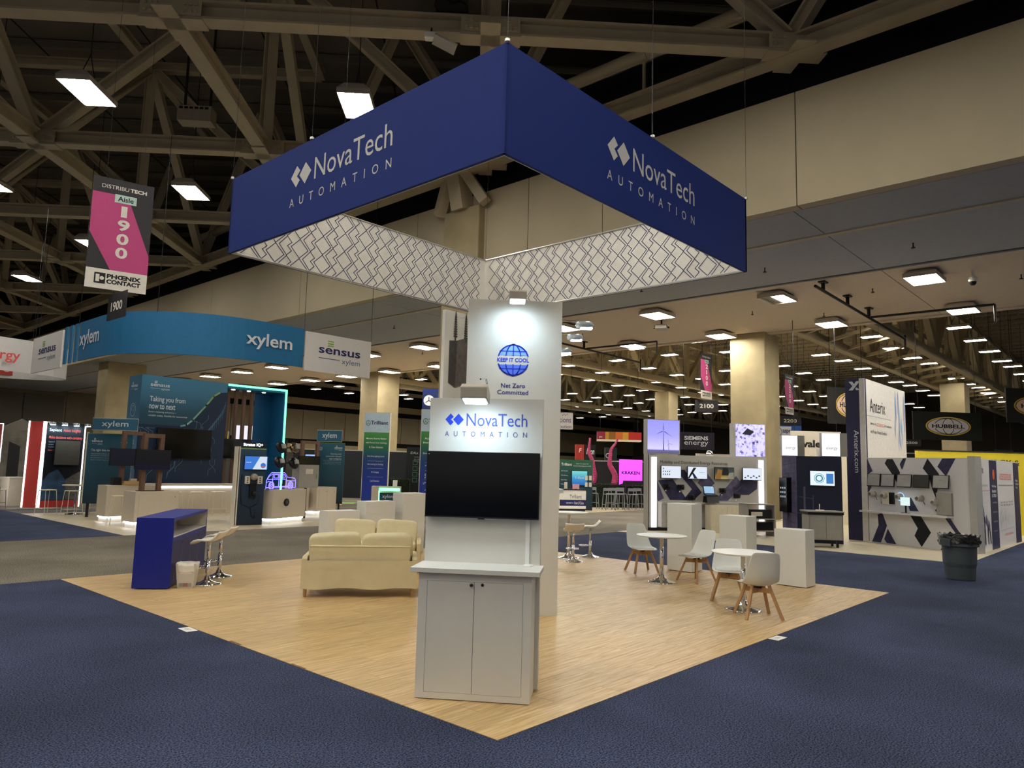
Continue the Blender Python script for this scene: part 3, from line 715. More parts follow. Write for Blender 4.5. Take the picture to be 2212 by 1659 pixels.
def glass_of(name, label, cat, P, r, h, m, group=None, items=None):
    t = thing(name, label, cat, P, random.random()*3, group)
    MB().lathe([(0, .004), (r*.8, .004), (r, h), (r*.92, h), (r*.72, .012), (0, .012)], (0, 0, 0), 14).out('cup', m, t)
    for i in range(items or 0):
        a = i*2.1; MB().bar((r*.3*math.cos(a), r*.3*math.sin(a), .03), (r*.9*math.cos(a), r*.9*math.sin(a), h*1.7), .008, .012).out('utensil', DARK if i % 2 else CHROME, t)
    return t
glass_of('utensil_cup', 'clear cup of dark utensils on the counter shelf', 'cup', cloc(.38, .2, .735), .04, .09, mat('clear_plastic', '#cfd2d0', .1, trans=.7), items=6)
glass_of('small_cup', 'dark brown cup beside the utensil cup on the counter shelf', 'cup', cloc(.52, .24, .735), .035, .1, mat('brown_cup', '#3d2a1e', .4), items=3)
for i, (xx, yy, rr) in enumerate(((.16, .15, .3), (.2, .3, -.2))):
    t = thing('paper_stack', ('loose papers with a dark strip at the near end of the counter shelf', 'second sheaf of papers behind the first on the counter shelf')[i], 'papers', cloc(xx, yy, .735), CRZ+rr)
    MB().box(-.11, .11, -.08, .08, 0, .012).out('sheets', WPRINT, t); MB().box(-.09, .05, -.07, -.03, .012, .018).out('dark_strip', DARK, t)

# ---- bar stool (white wave seat, chrome stem)
SEATW = mat('white_leatherette', '#e6dfd2', .4, var=.02)
def make_stool(label, group, seat_h):
    t = thing('bar_stool', label, 'stool', (0, 0, 0), 0, group)
    prof = [(-.21, -.05), (-.17, -.02), (-.1, .0), (0, -.005), (.08, 0), (.13, .03), (.18, .085), (.21, .12)]
    g = MB(); n = len(prof); w = .19
    vs = []; fs = []
    for (yy, zz) in prof:
        for s in range(5):
            x = -w+2*w*s/4; vs.append((x, yy, seat_h+zz+.012*(abs(s-2)/2)**2))
    for (yy, zz) in prof:
        for s in range(5):
            x = -w+2*w*s/4; vs.append((x, yy, seat_h+zz-.028+.012*(abs(s-2)/2)**2))
    o2 = 5*n
    for i in range(n-1):
        for s in range(4):
            a = i*5+s; fs += [(a, a+1, a+6, a+5), (o2+a, o2+a+5, o2+a+6, o2+a+1)]
    for i in range(n-1):
        for s in (0, 4):
            a = i*5+s; fs.append((a, a+5, o2+a+5, o2+a) if s == 0 else (a, o2+a, o2+a+5, a+5))
    for s in range(4): fs += [(s, o2+s, o2+s+1, s+1), (5*(n-1)+s, 5*(n-1)+s+1, o2+5*(n-1)+s+1, o2+5*(n-1)+s)]
    g.add(vs, fs).out('seat', SEATW, t, smooth=True)
    MB().tube([(0, 0, .04), (0, 0, seat_h-.3)], .03, 14).out('lower_stem', CHROME, t, smooth=True)
    MB().tube([(0, 0, seat_h-.3), (0, 0, seat_h-.03)], .023, 14).out('upper_stem', CHROME, t, smooth=True)
    MB().lathe([(0, 0), (.21, 0), (.212, .008), (.19, .018), (.1, .035), (.05, .065), (.034, .11), (0, .11)], (0, 0, 0), 32).out('base', CHROME, t, smooth=True)
    MB().tube([(.02, -.03, .24), (.12, -.08, .24), (.13, -.19, .24), (0, -.24, .24), (-.13, -.19, .24), (-.12, -.08, .24), (-.02, -.03, .24)], .011, 8).out('footrest', CHROME, t, smooth=True)
    MB().tube([(.02, 0, seat_h-.09), (.13, .03, seat_h-.12)], .006, 6).out('lever', CHROME, t)
    return t
s1 = make_stool('white wave-seat bar stool by the waste basket at the blue counter', None, .66)
s1.location = (1.43, 7.28, .005); s1.rotation_euler = (0, 0, math.radians(-138))
dup(s1, (1.9, 7.86, .005), math.radians(-136), 'white wave-seat bar stool toward the far end of the blue counter')
s3 = make_stool('white wave-seat stool seen from behind at the round bar table', None, .64)
s3.location = (8.1, 5.53, .005); s3.rotation_euler = (0, 0, math.radians(135))
dup(s3, (9.02, 5.78, .005), math.radians(-138), 'white wave-seat stool seen from the side next to the round bar table')
# ---- waste basket with liner
BINM = mat('frosted_bin', '#d9d2c3', .5, var=.02, trans=.15); BAG = mat('white_bag', '#e9e4d8', .4, var=.05, bump=.5, bscale=14)
t = thing('waste_basket', 'small translucent white waste basket with plastic liner beside blue counter', 'bin', (1.09, 7.2, .005), math.radians(-37))
def frust(w0, d0, w1, d1, z0, z1):
    return [(-w0, -d0, z0), (w0, -d0, z0), (w0, d0, z0), (-w0, d0, z0), (-w1, -d1, z1), (w1, -d1, z1), (w1, d1, z1), (-w1, d1, z1)]
MB().add(frust(.105, .085, .14, .12, 0, .345), [(0, 3, 2, 1), (0, 1, 5, 4), (1, 2, 6, 5), (2, 3, 7, 6), (3, 0, 4, 7)]).out('bucket', BINM, t)
lip = MB(); n = 24; vs = []
for k, (z, sc_) in enumerate(((.24, .985), (.31, 1.03), (.352, 1.05), (.346, .96), (.2, .9))):
    for i in range(n):
        a = 2*math.pi*i/n; c_, s_ = math.cos(a), math.sin(a); f_ = lambda c: math.copysign(abs(c)**.4, c)
        vs.append(((.14*sc_)*f_(c_), (.12*sc_)*f_(s_), z+(.02*math.sin(i*1.7)+.02*math.sin(i*.9) if k == 0 else .004*math.sin(i*2.3))))
lip.add(vs, [(k*n+i, k*n+(i+1) % n, (k+1)*n+(i+1) % n, (k+1)*n+i) for k in range(4) for i in range(n)]).out('liner_bag', BAG, t, smooth=True)
MB().box(-.085, .085, -.093, -.089, .02, .07).out('sticker', mat('grey_sticker', '#9b948c', .6), t); MB().box(-.025, .035, -.0945, -.092, .022, .068).out('sticker', mat('red_sticker', '#a9706a', .6), t)

# ---- two cream sofas
SOFA = mat('cream_slipcover', '#cfc29c', .9, k=1.05, var=.05, scale=6, bump=.25, bscale=9); SOFB = mat('cream_cushion', '#d6caa6', .9, k=1.05, var=.04, scale=7, bump=.3, bscale=12)
def make_sofa(label):
    t = thing('sofa', label, 'sofa'); W = .79
    n = 16; sk = MB(); vs = []
    for i in range(n+1):
        x = -W+2*W*i/n
        for z in (.12+.012*math.sin(i*.8), .2, .32, .44, .5): vs.append((x, .42+.012*math.sin(i*.9+z*14)*(1-(z-.12)/.4), z))
    fs = [(i*5+k, (i+1)*5+k, (i+1)*5+k+1, i*5+k+1) for i in range(n) for k in range(4)]
    sk.add(vs, fs).out('back_skirt', SOFA, t, smooth=True)
    MB().box(-W+.1, W-.1, .24, .395, .14, .70).out('backrest', SOFA, t, bevel=.02); MB().tube([(-W+.1, .398, .69), (W-.1, .398, .69)], .006, 6).out('piping', SOFB, t)
    for s in (-1, 1):
        MB().prism([(-.42, .13), (.40, .13), (.40, .52), (.34, .55), (-.36, .55), (-.42, .5)], s*W-.075 if s > 0 else s*W-.0, s*W+0 if s > 0 else s*W+.075, 'yz').out('arm', SOFA, t, bevel=.018)
        MB().pillow(s*.36, -.06, .42, .35, .34, .085, .3).out('seat_cushion', SOFB, t, smooth=True)
        c = MB().pillow(0, 0, 0, .36, .1, .24, .32, 24, 12).out('back_cushion', SOFB, t, smooth=True); c.location = (s*.365, .17, .62); c.rotation_euler = (math.radians(-12), math.radians(3*s if s > 0 else 2), 0)
        for yy in (-.36, .36): MB().tube([(s*(W-.06), yy, .0), (s*(W-.06), yy, .15)], [.017, .028], 10).out('leg', OAK, t)
    MB().box(-W+.07, W-.07, -.42, .40, .16, .34).out('base_frame', SOFA, t, bevel=.015); MB().box(-W+.1, W-.1, -.36, .36, .13, .16).out('slat_rail', OAK, t)
    return t
sf = make_sofa('cream slipcovered sofa turned with its back to the demo kiosk')
sf.location = (2.466+.637*.42, 4.95+.77*.42, .005); sf.rotation_euler = (0, 0, math.atan2(.637, -.77))
dup(sf, (4.24, 6.93, .005), math.atan2(-.637, .77), 'cream slipcovered sofa facing the other sofa, in front of white pedestals')

# ---- white pedestals
PEDW = mat('white_pedestal_paint', '#e2e1d9', .5, var=.012)
def pedestal(label, x0, x1, y0, y1, h):
    t = thing('pedestal', label, 'pedestal', (x0, y0, .005))
    MB().box(0, x1-x0, 0, y1-y0, .012, h).out('body', PEDW, t, bevel=.003)
    for a in (.03, x1-x0-.07):
        for c in (.03, y1-y0-.07): MB().box(a, a+.04, c, c+.04, 0, .014).out('foot', GREYP, t)
pedestal('lowest white pedestal of three at the right booth edge, by the front table', 8.49, 8.9, 1.06, 1.58, .927)
pedestal('middle-height white pedestal of three at the right booth edge', 8.48, 8.9, 2.07, 2.57, 1.09)
pedestal('tallest white pedestal of three at the right booth edge', 8.58, 8.98, 3.17, 3.68, 1.244)
pedestal('lowest white pedestal of three behind the sofas', 4.26, 4.98, 8.42, 8.72, .927)
pedestal('middle-height white pedestal of three behind the sofas', 5.14, 5.88, 8.44, 8.74, 1.09)
pedestal('tallest white pedestal of three behind the sofas', 6.1, 6.7, 8.45, 8.8, 1.244)

# ---- round tables and shell chairs
TOPW = mat('white_table_top', '#ecebe3', .35, var=.01)
def make_table(name, label, r, h):
    t = thing(name, label, 'table')
    MB().lathe([(0, h-.028), (r-.03, h-.026), (r, h-.012), (r, h-.004), (r-.008, h), (0, h)], (0, 0, 0), 40).out('tabletop', TOPW, t, smooth=False)
    MB().tube([(0, 0, .06), (0, 0, h-.03)], .032, 16).out('column', CHROME, t, smooth=True)
    MB().lathe([(0, 0), (.24, 0), (.243, .008), (.22, .018), (.12, .04), (.06, .08), (.04, .13), (0, .13)], (0, 0, 0), 36).out('base', CHROME, t, smooth=True)
    return t
ta = make_table('bistro_table', 'round white bistro table next to the tallest and middle pedestals', .42, .775); ta.location = (7.16, 2.96, .005)
dup(ta, (5.88, .94, .005), 0, 'round white bistro table in front of the lowest pedestal')
bt = make_table('bar_table', 'higher round white bar table beside the tall display wall', .4, .945); bt.location = (8.5, 5.95, .005)
SHELL = mat('white_shell_plastic', '#dcdcd4', .35, var=.012); PAD = mat('white_seat_pad', '#d9dad5', .5)
def make_chair(label):
    t = thing('shell_chair', label, 'chair')
    prof = [(-.25, .415, .17, .0), (-.235, .43, .20, .0), (-.17, .425, .225, .012), (-.06, .412, .235, .03), (.06, .408, .235, .045), (.14, .42, .235, .06), (.195, .47, .23, .07), (.225, .54, .222, .06), (.245, .62, .212, .045), (.265, .71, .2, .03), (.285, .79, .19, .018), (.295, .835, .175, .01), (.3, .85, .13, .005)]
    m_ = 13; vs = []; fs = []
    for i, (y, z, w, c) in enumerate(prof):
        j0, j1 = max(i-1, 0), min(i+1, len(prof)-1)
        ty, tz = prof[j1][0]-prof[j0][0], prof[j1][1]-prof[j0][1]; L = math.hypot(ty, tz); ny, nz = -tz/L, ty/L
        for k in range(m_):
            s = -1+2*k/(m_-1); lift = c*abs(s)**2.2
            vs.append((w*s, y+ny*lift, z+nz*lift))
    for i in range(len(prof)-1):
        for k in range(m_-1): fs.append((i*m_+k, i*m_+k+1, (i+1)*m_+k+1, (i+1)*m_+k))
    o = MB().add(vs, fs).out('shell', SHELL, t, smooth=True)
    sm = o.modifiers.new('thick', 'SOLIDIFY'); sm.thickness = .012; sm.offset = -1
    ss = o.modifiers.new('smooth', 'SUBSURF'); ss.levels = 1; ss.render_levels = 1
    MB().pillow(0, -.05, .432, .19, .17, .022, .5, 20, 8).out('seat_pad', PAD, t, smooth=True)
    for sx in (-1, 1):
        for sy in (-1, 1):
            MB().bar((sx*.235, .0+sy*.225, 0), (sx*.11, sy*.1, .41), .032, .034, (sx, sy, 0)).out('leg', OAK, t)
    MB().bar((-.135, -.125, .345), (.135, .125, .345), .028, .06).out('cross_rail', OAK, t); MB().bar((-.135, .125, .345), (.135, -.125, .345), .028, .06).out('cross_rail', OAK, t)
    MB().lathe([(0, .37), (.06, .37), (.06, .395), (0, .4)], (0, 0, 0), 14).out('mount', BLACKP, t)
    return t
def face_rot(dx, dy): return math.atan2(dx, -dy)      # local -y looks along (dx,dy)
ch = make_chair('white shell chair facing out beside the bistro table next to the tallest pedestal'); ch.location = (7.98, 3.86, .005); ch.rotation_euler = (0, 0, face_rot(-.55, -.83))
dup(ch, (7.72, 2.62, .005), face_rot(-.88, .25), 'white shell chair seen from its side, facing the bistro table near the tallest pedestal')
dup(ch, (6.5, 1.45, .005), face_rot(-.75, -.35), 'white shell chair half hidden behind the bistro table by the lowest pedestal')
dup(ch, (5.57, .60, .005), face_rot(.62, .62), 'white shell chair with its back shell turned outward at the front bistro table')
# ---- floor tape cards
for i, (P, rz, lb) in enumerate((((-.066, 4.57, .0), math.radians(-92), 'white number card taped to the carpet at the wood edge near the blue counter'), ((4.57, -.066, .0), math.radians(178), 'white number card taped to the carpet at the wood edge near the bistro tables'))):
    t = thing('floor_card', lb, 'card', P, rz); MB().box(-.115, .115, -.06, .06, 0, .003).out('card', WPRINT, t)
    tx = text(t, '1857', mat('grey_print', '#8c8a86', .6), -.05, .05, -.03, .02, y=0); 
    for v in tx.data.vertices: v.co = Vector((v.co.x, v.co.z, .0035))
# ================================================================== LEFT SIDE: WATER-METER BOOTH AND NEIGHBOURS
def gradmat(name, stops, axis='Z', rough=.5, emit=0.0):
    """printed colour gradient along a local axis: stops = [(metres, hex)]"""
    m = bpy.data.materials.new(name); m.use_nodes = True; nt = m.node_tree; N, L = nt.nodes, nt.links
    b = N['Principled BSDF']; b.inputs['Roughness'].default_value = rough
    tc = N.new('ShaderNodeTexCoord'); sp_ = N.new('ShaderNodeSeparateXYZ'); mr = N.new('ShaderNodeMapRange'); r = N.new('ShaderNodeValToRGB')
    a, z = stops[0][0], stops[-1][0]; mr.inputs['From Min'].default_value = a; mr.inputs['From Max'].default_value = z
    L.new(tc.outputs['Object'], sp_.inputs[0]); L.new(sp_.outputs[axis], mr.inputs['Value']); L.new(mr.outputs[0], r.inputs['Fac'])
    e = r.color_ramp.elements; e[0].position = 0; e[0].color = lin(stops[0][1])+(1,); e[1].position = 1; e[1].color = lin(stops[-1][1])+(1,)
    for p, h in stops[1:-1]: e.new((p-a)/(z-a)).color = lin(h)+(1,)
    L.new(r.outputs['Color'], b.inputs['Base Color'])
    if emit: L.new(r.outputs['Color'], b.inputs['Emission Color']); b.inputs['Emission Strength'].default_value = emit
    MATS[name] = m; return m
TEAL = mat('teal_print', '#2c6480', .55, var=.03); TEALB = mat('bright_teal_fabric', '#1f6590', .7, k=1.1, var=.04); TEALD = mat('dark_teal_print', '#123a4a', .5, var=.04)
PWH = mat('pale_print', '#d8dde0', .6, var=.01); PGR = mat('soft_grey_print', '#9fb0b8', .6, var=.01); LIME = mat('lime_print', '#8fb158', .6)
XW = mat('warm_white_laminate', '#c9bda9', .5, var=.02); REDP = mat('red_print', '#b3342c', .55, var=.02); CORAL = mat('coral_print', '#e0564e', .6)
NAVYP = mat('navy_letter_print', '#23285e', .6)
def sensus(parent, m, ml, x0, x1, z0, z1, y=-.004, grey=None):
    h = z1-z0; w = x1-x0
    text(parent, 'sensus', m, x0, x1, z0+.42*h, z0+.68*h, y=y, bold=.02)
    for k in range(3): MB().face([(x0+.2*w, z0+(.74+k*.1)*h), (x0+.34*w, z0+(.74+k*.1)*h), (x0+.34*w, z0+(.8+k*.1)*h), (x0+.2*w, z0+(.8+k*.1)*h)], y).out('logo_bar', ml, parent)
    MB().face([(x0, z0+.2*h), (x0+.5*w, z0+.2*h), (x0+.5*w, z0+.225*h), (x0, z0+.225*h)], y).out('logo_rule', m, parent)
    text(parent, 'xylem', grey or m, x0+.55*w, x1, z0, z0+.3*h, y=y)
# ---- big hanging ring sign
rg = thing('ring_sign', 'teal curved hanging ring sign with white end banners over the water-meter booth', 'sign', (0, 0, 4.6))
path = [(3.3, 20.1)]+[(6.3-3.0*math.cos(a), 18.3-3.0*math.sin(a)) for a in [math.pi/2*i/14 for i in range(15)]]+[(7.75, 15.3)]
b = MB(); vs = []
for (x, y) in path: vs += [(x, y, 0), (x, y, 1.14)]
for (x, y) in path:
    dx, dy = (.05, .05); vs += [(x+dx, y+dy, 0), (x+dx, y+dy, 1.14)]
n = len(path); fs = []
for i in range(n-1): fs += [(2*i, 2*i+2, 2*i+3, 2*i+1), (2*n+2*i, 2*n+2*i+1, 2*n+2*i+3, 2*n+2*i+2), (2*i, 2*n+2*i, 2*n+2*i+2, 2*i+2), (2*i+1, 2*i+3, 2*n+2*i+3, 2*n+2*i+1)]
b.add(vs, fs).out('teal_band', TEALB, rg)
for k in range(3): MB().box(3.3, 3.35, 20.3+k*.45, 20.5+k*.45, 0, 1.14).out('teal_strip', TEALB, rg)
def frame_at(parent, A, B, z=0.0, name='printed_face'):
    o = bpy.data.objects.new(name, None); COL.objects.link(o); o.parent = parent; o.location = (A[0], A[1], z); o.rotation_euler = (0, 0, math.atan2(B[1]-A[1], B[0]-A[0])); return o
LINW = mat('white_banner_fabric', '#dcd8d4', .8, var=.02)
o = frame_at(rg, (7.8, 15.25), (10.15, 15.25), -.08, 'end_banner'); MB().box(0, 2.35, 0, .05, 0, 1.16).out('banner_cloth', LINW, o); sensus(o, NAVYP, LIME, .45, 1.95, .28, .98, -.006, mat('slate_print', '#4f6f8a', .6))
o = frame_at(rg, (3.28, 24.5), (3.28, 21.55), -.08, 'end_banner'); MB().box(0, 2.95, 0, .05, 0, 1.16).out('banner_cloth', LINW, o); sensus(o, NAVYP, LIME, .7, 2.4, .28, .98, -.006, mat('slate_print', '#4f6f8a', .6))
o = frame_at(rg, (5.95, 15.28), (7.6, 15.28)); text(o, 'xylem', PWH, .0, 1.42, .33, .80, y=-.02, bold=.015)
o = frame_at(rg, (3.295, 20.2), (3.295, 18.2)); text(o, 'xylem', PWH, .2, 1.75, .3, .86, y=-.01, bold=.015)
for P in ((3.3, 20.2), (3.95, 16.3), (7.75, 15.3), (10.15, 15.27), (3.3, 24.4)): MB().tube([(P[0], P[1], 1.1), (P[0], P[1], 6.0)], .008, 5).out('cable', DARK, rg)
# ---- oval ring sign beyond
og = thing('oval_sign', 'white oval hanging sign with dark and red lettering beyond the ring sign', 'sign', (1.9, 28.6, 4.78))
b = MB(); n = 40; vs = []
for k in range(n):
    a = 2*math.pi*k/n
    for r in (0, .04): vs += [((3.6-r)*math.cos(a), (1.75-r)*math.sin(a), 0), ((3.6-r)*math.cos(a), (1.75-r)*math.sin(a), 1.18)]
fs = []
for k in range(n):
    i, j = 4*k, 4*((k+1) % n); fs += [(i, j, j+1, i+1), (i+2, i+3, j+3, j+2), (i, i+2, j+2, j), (i+1, j+1, j+3, i+3)]
b.add(vs, fs).out('white_band', LINW, og)
o = frame_at(og, (-1.9, -1.86), (2.0, -1.79)); text(o, 'franklin', mat('ink_navy', '#2a2d44', .6), .6, 2.02, .38, .68, y=-.03, bold=.01); text(o, 'energy', CORAL, 2.15, 3.5, .27, .62, y=-.02, bold=.01)
o = frame_at(og, (1.75, 1.42), (2.3, 1.32)); MB().box(0, .42, -.03, 0, .12, .56).out('red_square', REDP, o); text(o, 'G', PWH, .12, .3, .24, .44, y=-.035)
for k in range(4): MB().tube([(3.5*math.cos(k*1.57+.7), 1.7*math.sin(k*1.57+.7), 1.18), (3.5*math.cos(k*1.57+.7), 1.7*math.sin(k*1.57+.7), 5.9)], .008, 5).out('cable', DARK, og)
# ---- aisle signs
AB = mat('aisle_charcoal', '#2b292c', .6, var=.03); PINK = mat('aisle_pink', '#c0437e', .6, var=.02); MINT = mat('aisle_mint', '#bcd6cb', .6); AW = mat('aisle_white', '#e3ddd0', .6)
def aisle_sign(label, A, B, z0, h, num, up, sponsor=True):
    w = math.hypot(B[0]-A[0], B[1]-A[1]); t = facing('aisle_banner', label, 'sign', A, B, z0)
    MB().box(0, w, 0, .012, 0, h).out('board', AB, t)
    MB().face([(0, h*.86), (w*.42, h*.86), (w*.62, h*.80), (w, h*.34), (w, h*.16), (w*.4, h*.16), (0, h*.5)], -.003).out('pink_field', PINK, t)
    MB().face([(0, 0), (w, 0), (w, h*.175), (0, h*.175)], -.004).out('white_field', AW, t)
    text(t, 'DISTRIBU', AW, w*.14, w*.58, h*.905, h*.94, y=-.005); text(t, 'TECH', AW, w*.6, w*.88, h*.905, h*.94, y=-.005, bold=.04)
    MB().face([(w*.36, h*.79), (w*.72, h*.79), (w*.72, h*.865), (w*.36, h*.865)], -.006).out('mint_tab', MINT, t); text(t, 'Aisle', INK, w*.41, w*.67, h*.805, h*.85, y=-.008, bold=.02)
    for i, c in enumerate(num): text(t, c, AW, w*(.44 if c != '1' else .48), w*(.64 if c != '1' else .58), h*(.665-.125*i), h*(.765-.125*i), y=-.007, bold=.03)
    MB().face([(w*.14, h*.045), (w*.32, h*.045), (w*.32, h*.14), (w*.14, h*.14)], -.006).out('logo_block', INK, t); MB().face([(w*.165, h*.06), (w*.225, h*.06), (w*.225, h*.125), (w*.165, h*.125)], -.008).out('logo_letter', AW, t); MB().disc(w*.265, h*.093, w*.035, -.008, 16).out('logo_letter', AW, t)
    text(t, 'PH\u0152NIX', INK, w*.34, w*.9, h*.098, h*.138, y=-.006, bold=.05); text(t, 'CONTACT', INK, w*.34, w*.9, h*.05, h*.09, y=-.006, bold=.05)
    for s in (.2, .8): MB().tube([(w*s, .006, h), (w*s, .006, up-z0)], .003, 5).out('cable', DARK, t)
    return t
def number_sign(label, A, B, z0, h, num, up, hs=(.1, .9)):
    w = math.hypot(B[0]-A[0], B[1]-A[1]); t = facing('aisle_number_sign', label, 'sign', A, B, z0)
    MB().box(0, w, 0, .012, 0, h).out('board', AB, t); text(t, num, AW, w*.2, w*.8, h*.32, h*.68, y=-.004, bold=.02)
    for s in hs: MB().tube([(w*s, .006, h), (w*s, .006, up-z0)], .005, 5).out('hanger', DARK, t)
aisle_sign('charcoal and pink hanging aisle banner numbered 1900', (.7, 11.5), (1.72, 11.26), 5.02, 2.18, '1900', 17.3)
number_sign('small charcoal number sign 1900 hung under the aisle banner', (1.18, 11.62), (1.19, 10.72), 4.44, .5, '1900', 5.1, (.26,))
# ---- main graphic tower
SG = gradmat('teal_gradient_print', [(0, '#0e2238'), (2.7, '#12334a'), (3.4, '#1b4a60'), (4.2, '#3a7494'), (4.62, '#3d7a9a')])
st = facing('graphic_tower', 'dark teal graphic tower with circuit lines and metering slogan', 'display wall', (5.87, 22.0), (8.87, 22.0))
MB().box(0, 3.0, 0, 1.05, 0, 4.62).out('body', SG, st)
sw = [(1.42, 2.97), (1.6, 3.02), (1.8, 3.2), (2.25, 3.75), (2.5, 4.1), (2.7, 4.24), (3.0, 4.28)]
MB().face(sw+[(3.0, 1.0), (.0, 1.0), (0, 2.97)], -.003).out('circuit_field', mat('circuit_navy', '#112844', .5, var=.05), st)
MB().line([(1.42, 2.97), (1.6, 3.02), (1.8, 3.2), (2.25, 3.75), (2.5, 4.1), (2.7, 4.24)], .06, -.005, closed=False).out('swoosh', gradmat('lime_teal_print', [(2.9, '#6fa3ad'), (4.3, '#8fb158')]), st)
q = MB(); rr = random.Random(5)
for i in range(34):
    x = rr.uniform(.05, 2.75); z = rr.uniform(1.05, 3.0); l = rr.uniform(.2, .5); d = rr.choice((.22, -.22)); P = [(x, z), (x, z+l*.5), (x+d, z+l*.5+.22), (x+d, z+l+.22)]
    P = [(min(max(a, .03), 2.96), min(c, 2.85+(max(0, min(a, 2.9)-1.5))*.85)) for a, c in P]; q.line(P, .012, -.005, closed=False); q.disc(P[-1][0], P[-1][1], .018, -.0055, 8)
for i in range(10):
    x = 2.25+.07*i; z = 2.9+.1*i; q.line([(x, z-.5), (x, z-.2), (min(x+.3, 2.97), z+.12)], .011, -.005, closed=False)
q.out('circuit_lines', mat('circuit_line_print', '#5d7d97', .6), st)
sensus(st, PWH, PWH, .29, .93, 4.13, 4.45); text(st, 'Taking you from', PWH, .30, 1.5, 3.70, 3.93, bold=.01); text(st, 'now to next', PWH, .30, 1.17, 3.50, 3.67, bold=.01)
text(st, 'Smart metering solutions\u2014', PWH, .29, 1.22, 3.36, 3.43); text(st, 'reliable today, flexible for tomorrow', PWH, .29, 1.61, 3.23, 3.31)
o = frame_at(st, (0, 1.05), (0, 0), 0, 'side_face'); MB().box(0, 1.05, -.004, 0, 0, 4.62).out('side_print', TEAL, o); sensus(o, PWH, PWH, .2, .75, 4.1, 4.4, -.008)
MB().line(polar(.5, 3.45, .22, 0, 2*math.pi, 24), .012, -.008).out('bulb_ring', PWH, o); MB().line(polar(.5, 3.5, .1, -.9, math.pi+.9, 14), .012, -.008, closed=False).out('bulb_icon', PWH, o)
for i, s in enumerate(('Next-gen', 'metering', 'solutions')): text(o, s, PWH, .2, .8, 2.55-i*.27, 2.75-i*.27, y=-.008)
def flat_tv(label, A, B, z0, h, m=None, parts=None, stand=None):
    w = math.hypot(B[0]-A[0], B[1]-A[1]); t = facing('flat_screen', label, 'television', A, B, z0)
    MB().box(0, w, 0, .05, 0, h).out('case', BLACKP, t); s = MB().box(.012, w-.012, -.003, 0, .016, h-.012).out('screen', m or SCREEN, t)
    MB().box(w*.35, w*.65, .05, .09, h*.2, h*.8).out('wall_mount', DARK, t)
    return t
flat_tv('very large black screen hung on the teal circuit graphic tower', (6.47, 21.9), (8.36, 21.9), 1.84, 1.04)
# ---- lit portal with slats
pt = facing('lit_portal', 'blue portal with wooden slats and bright green light edge beside graphic tower', 'portal', (8.89, 22.0), (11.3, 22.0))
PB = mat('portal_blue', '#175a86', .5, k=1.1, var=.04); GRN = emis('green_led', (.12, 1.0, .38), 2.6)
MB().box(0, 2.4, 0, 1.05, 4.46, 4.6).out('header', PB, pt); MB().box(2.3, 2.4, 0, 1.05, 0, 4.46).out('side_wall', PB, pt); MB().box(1.62, 2.3, 1.0, 1.05, 0, 4.46).out('back_wall', PB, pt)
for i in range(5): MB().box(.12+i*.32, .23+i*.32, .88, 1.0, 0, 4.46).out('slat', WOODD, pt)
MB().box(.0, 2.4, -.03, 0, 4.54, 4.61).out('led_strip', GRN, pt); MB().box(2.33, 2.4, -.03, 0, 1.0, 4.54).out('led_strip', GRN, pt)
for i in range(3): MB().lathe([(0, 0), (.06, 0), (.07, .02), (0, .02)], (.4+i*.62, .4, 4.44), 12).out('downlight', emis('downlight', (1, .97, .9), 8), pt)
flat_tv('black screen hung on the wooden slats of the lit portal', (8.98, 22.75), (10.35, 22.75), 1.9, .74)
# ---- bar and wire stools
br = facing('bar_counter', 'long white bar counter with glowing strip under its top', 'counter', (5.3, 20.9), (9.2, 20.9))
MB().box(0, 3.9, .12, .6, 0, .95).out('front', XW, br); MB().box(-.03, 3.93, 0, .62, .95, 1.02).out('top', XW, br); MB().box(.05, 3.85, .09, .118, .9, .95).out('light_strip', emis('bar_glow', (.86, .88, 1.0), 7), br)
WIRE = mat('cream_wire', '#d8cfb9', .4, .2)
def make_wire_stool(label, group=None):
    t = thing('wire_stool', label, 'stool', (0, 0, 0), 0, group)
    MB().box(-.2, .2, -.15, .15, .75, .775).out('seat', mat('pale_seat', '#d9cda6', .5), t, bevel=.01)
    for sx in (-1, 1):
        for sy in (-1, 1): MB().tube([(sx*.17, sy*.12, .755), (sx*.2, sy*.13, .73), (sx*.24, sy*.19, 0)], .009, 6).out('leg', WIRE, t)
    for s in (-1, 1): MB().tube([(-.224, s*.17, .2), (.224, s*.17, .2)], .008, 6).out('foot_rail', WIRE, t); MB().tube([(s*.224, -.17, .2), (s*.224, .17, .2)], .008, 6).out('foot_rail', WIRE, t)
    return t
ws = make_wire_stool('pale wire-legged stool in the row at the long white bar counter', 'stools at the white bar'); ws.location = (6.6, 20.45, .006)
for x in (7.32, 8.02): dup(ws, (x, 20.45, .006), 0)
ht = thing('high_table', 'round high table with thin pole among pale wire stools', 'table', (4.35, 22.55, .006))
MB().lathe([(0, .9), (.38, .9), (.4, .915), (.38, .93), (0, .93)], (0, 0, 0), 28).out('top', XW, ht); MB().tube([(0, 0, .03), (0, 0, .9)], .03, 12).out('pole', CHROME, ht); MB().lathe([(0, 0), (.26, 0), (.25, .02), (.03, .05), (0, .05)], (0, 0, 0), 28).out('base', CHROME, ht)
for P, a, l in (((3.62, 22.75), .5, 'wire stool beside the round high table, at the edge of the pale floor'), ((4.1, 21.95), .2, 'wire stool pushed in front of the round high table'), ((4.95, 22.3), -.4, 'wire stool between the round high table and the hanging data panel'), ((4.1, 18.35), 1.4, 'single wire stool in front of the white cabinet with keyhole door')): dup(ws, (P[0], P[1], .006), a, l, 'stools around the high table')
